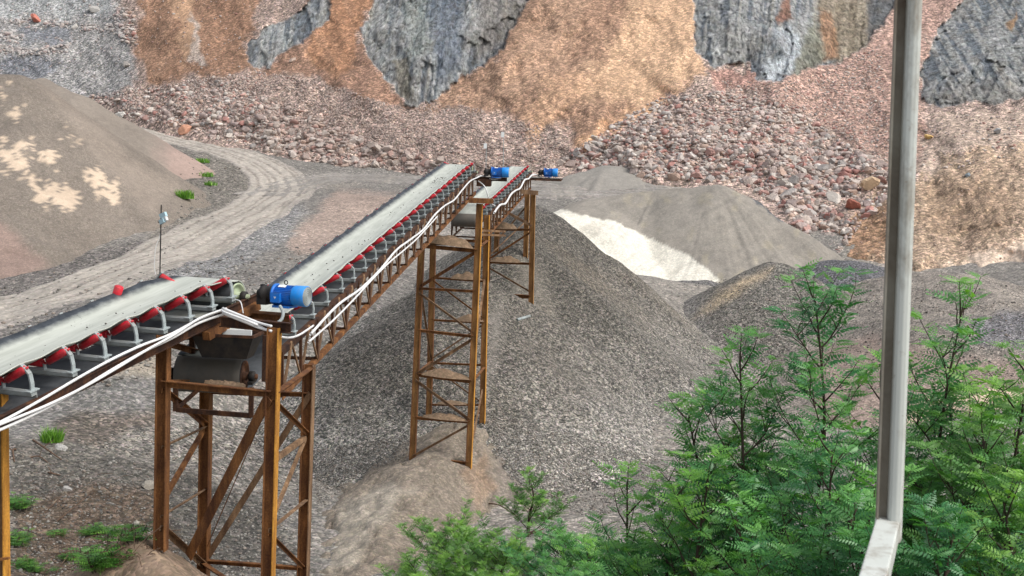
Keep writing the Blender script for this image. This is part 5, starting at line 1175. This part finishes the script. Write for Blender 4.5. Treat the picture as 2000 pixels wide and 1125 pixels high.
# low light green shrubs along the bottom
lows = [(900, 985, 15, 'thin olive green shrub in front of the sandy mound'), (870, 1050, 14, 'olive green shrub lowest beside the sandy mound'), (990, 1020, 14, 'light green feathery bush right of the sandy mound'), (1035, 935, 20, 'upright bright green bush standing alone at the mound foot'),
        (1090, 1020, 13.5, 'mid green bush left of the thicket'), (1150, 1040, 12.5, 'rounded green bush at the bottom edge below the pale gravel'), (1260, 1050, 11, 'bright green bush at the bottom edge left of the young sapling'), (1350, 1075, 10, 'fresh yellow green bush at the bottom edge'),
        (1010, 1090, 12, 'grassy green bush cut by the bottom edge near the mound'), (1110, 1095, 11, 'small leafy bush cut by the bottom edge in the middle'), (1550, 1040, 8.5, 'leafy bush cut by the bottom edge near the handrail')]
for i, (x, y, d, l) in enumerate(lows):
    k = d/12.; solo = 'alone' in l; shrub('low_shrub', l, P(x, y+(0 if solo else 48+(18 if x < 1020 else 0)), d), (.9 if solo else .55), (0, 0), 10 if solo else 17, (.35 if solo else .6)*k, protos=LPs, mat='leaf2' if i in (0, 1, 2, 3, 7, 8) else 'leaf', seed=30+i, sc=1.0+.25*(k-1), tone=.02+.06*(i % 3), nleaf=20, sub=4, start=.02, spread=(1. if solo else 1.5))
def weed(x, y, r, n, label, name='weed', mat='leaf2'):
    b = hit(x, y+8); root = thing(name, b, label, 'weed'); items = []; st = MB(); rs = random.Random(int(x*7+y))
    for i in range(n):
        an = rs.uniform(0, 6.28); q = b+Vector((math.cos(an), math.sin(an), 0))*r*rs.random()**.6; t_ = q+Vector((rs.gauss(0, .06), rs.gauss(0, .06), r*rs.uniform(.4, .9))); st.tube([q-Z*.02, t_], .005, 4)
        for j in range(6): a_ = rs.uniform(0, 6.28); items.append((tuple(q.lerp(t_, .3+.7*j/5)), (math.cos(a_), math.sin(a_), .2), (rs.gauss(0, .3), -.3, 1), rs.uniform(.9, 1.5), min(1, max(0, .55+rs.gauss(0, .18)))))
    Vv, Ff, Cc = place_leaves(items, LPs); st.build('stem', M['bark'], root); npmesh('foliage', Vv, Ff, M[mat], root, col=Cc, smooth=False)
for x, y, r, n, l in [(32, 985, .3, 34, 'green weed clump right of the left edge post'), (40, 1055, .3, 22, 'small weed clump low beside the left edge post'), (185, 1035, .2, 22, 'broad leaved green weed in the brown hollow'), (248, 1050, .22, 12, 'small weed against the earth heap'), (110, 1040, .16, 10, 'pale weed in the middle of the brown hollow'), (50, 1100, .2, 18, 'leafy weed at the foot of the left edge post'), (140, 1085, .15, 9, 'small weed between the hollow and the bottom edge'),
                      (200, 1100, .24, 30, 'green weed clump at the bottom edge left of the earth heap'), (75, 1110, .2, 8, 'tiny weed at the bottom left corner'), (1050, 1010, .3, 16, 'small pale weed under the lone bright bush'), (800, 1105, .25, 10, 'sparse weed at the foot of the sandy mound')]: weed(x, y, r, n, l)
def grass(x, y, r, n, h, label):
    b = hit(x, y); vs = []; fs = []; cs = []
    for i in range(n):
        an = rng.uniform(0, 6.28); q = np.array(b)+np.array([math.cos(an), math.sin(an), 0])*r*rng.random()**.7; hh = h*rng.uniform(.5, 1.1); ln = rng.normal(0, .35, 2)*hh; w = .012*(b.y/30)
        k = len(vs); sd = rng.uniform(0, 3.14); wx_ = np.array([math.cos(sd), math.sin(sd), 0])*w
        vs += [q-wx_, q+wx_, q+np.array([ln[0]*.4, ln[1]*.4, hh*.6])+wx_*.7, q+np.array([ln[0]*.4, ln[1]*.4, hh*.6])-wx_*.7, q+np.array([ln[0], ln[1], hh])+wx_*.1, q+np.array([ln[0], ln[1], hh])-wx_*.1]
        fs += [(k, k+1, k+2, k+3), (k+3, k+2, k+4, k+5)]; t = rng.uniform(.2, 1); cs += [(t, t, t, 1)]*6
    o = npmesh('grass_tuft', np.array(vs), np.array(fs), M['grass'], None, col=np.array(cs), smooth=False); tag(o, label, 'grass tuft')
for x, y, r, n, h, l in [(102, 862, .26, 260, .34, 'bright grass tuft on the waste ground at left'), (362, 388, .5, 300, .5, 'grass tuft at the toe of the pinkish sand ridge'), (395, 318, .6, 120, .35, 'thin grass patch on the island inside the road bend'), (405, 345, .5, 110, .35, 'grass patch in the middle of the road bend island'), (412, 362, .4, 80, .3, 'smallest grass patch low on the road bend island')]: grass(x, y, r, n, h, l)
# dead branches and roots on the waste ground
br_ = [((65, 862), (120, 900), .03, 'forked dead branch below the grass tuft'), ((30, 880), (28, 905), .03, 'short dead stump beside the left edge post'), ((95, 925), (118, 930), .025, 'dead root on the waste ground'), ((110, 1020), (185, 958), .014, 'long thin stick slanting up the waste ground'), ((85, 1005), (130, 965), .012, 'thin dead stick over the brown hollow'), ((60, 1060), (70, 1010), .012, 'dry stalk standing in the brown hollow'),
       ((110, 1120), (150, 1070), .012, 'dry stalk near the bottom left edge'), ((60, 895), (100, 910), .018, 'short dead twig by the forked branch'), ((955, 985), (1010, 1010), .02, 'dead curved branch right of the sandy mound'), ((1030, 1046), (1078, 1052), .04, 'thick fallen brown branch among the low shrubs'), ((1050, 960), (1110, 985), .012, 'thin bare twig beside the lone bright bush')]
for (a_, b_, r_, l_) in br_:
    p = hit(*a_); q = hit(*b_); m = MB(); mid = p.lerp(q, .5)+Vector((random.uniform(-.1, .1), random.uniform(-.1, .1), random.uniform(0, .08)))
    c = spline([p+Z*r_, mid+Z*r_*2, q+Z*r_], 6); m.tube(c, [r_*(1-.6*i/len(c)) for i in range(len(c))], 7)
    m.tube([c[6], c[6]+Vector((random.uniform(-.3, .3), -.1, .2))], [r_*.5, r_*.2], 5); tag(m.build('dead_branch', M['wood'], None, org=p), l_, 'branch')
# fine litter of twigs in the hollow (nobody could count it)
m = MB(); q = sample([(20, 960), (150, 930), (260, 970), (300, 1125), (20, 1125)], 260)
for x, y in q:
    pass
pos, sz, cc = yard([(20, 940), (150, 925), (300, 960), (320, 1125), (20, 1125)], 420, .1, .5, [(.2, .1, .1)], None, None, dr=(14, 34))
for p, s_ in zip(pos, sz):
    p = Vector(p); d = Vector((random.gauss(0, 1), random.gauss(0, 1), random.gauss(0, .35))).normalized()*s_; m.tube([p+Z*.0, p+d*.5+Z*.04, p+d+Z*.01], .004, 4)
tag(m.build('twig_litter', M['wood']), 'fine dry twigs and stalks littering the brown hollow', 'twigs', kind='stuff')
print('faces', sum(len(o.data.polygons) for o in bpy.data.objects if o.type == 'MESH'), 'objects', len(bpy.data.objects))
TT('end')
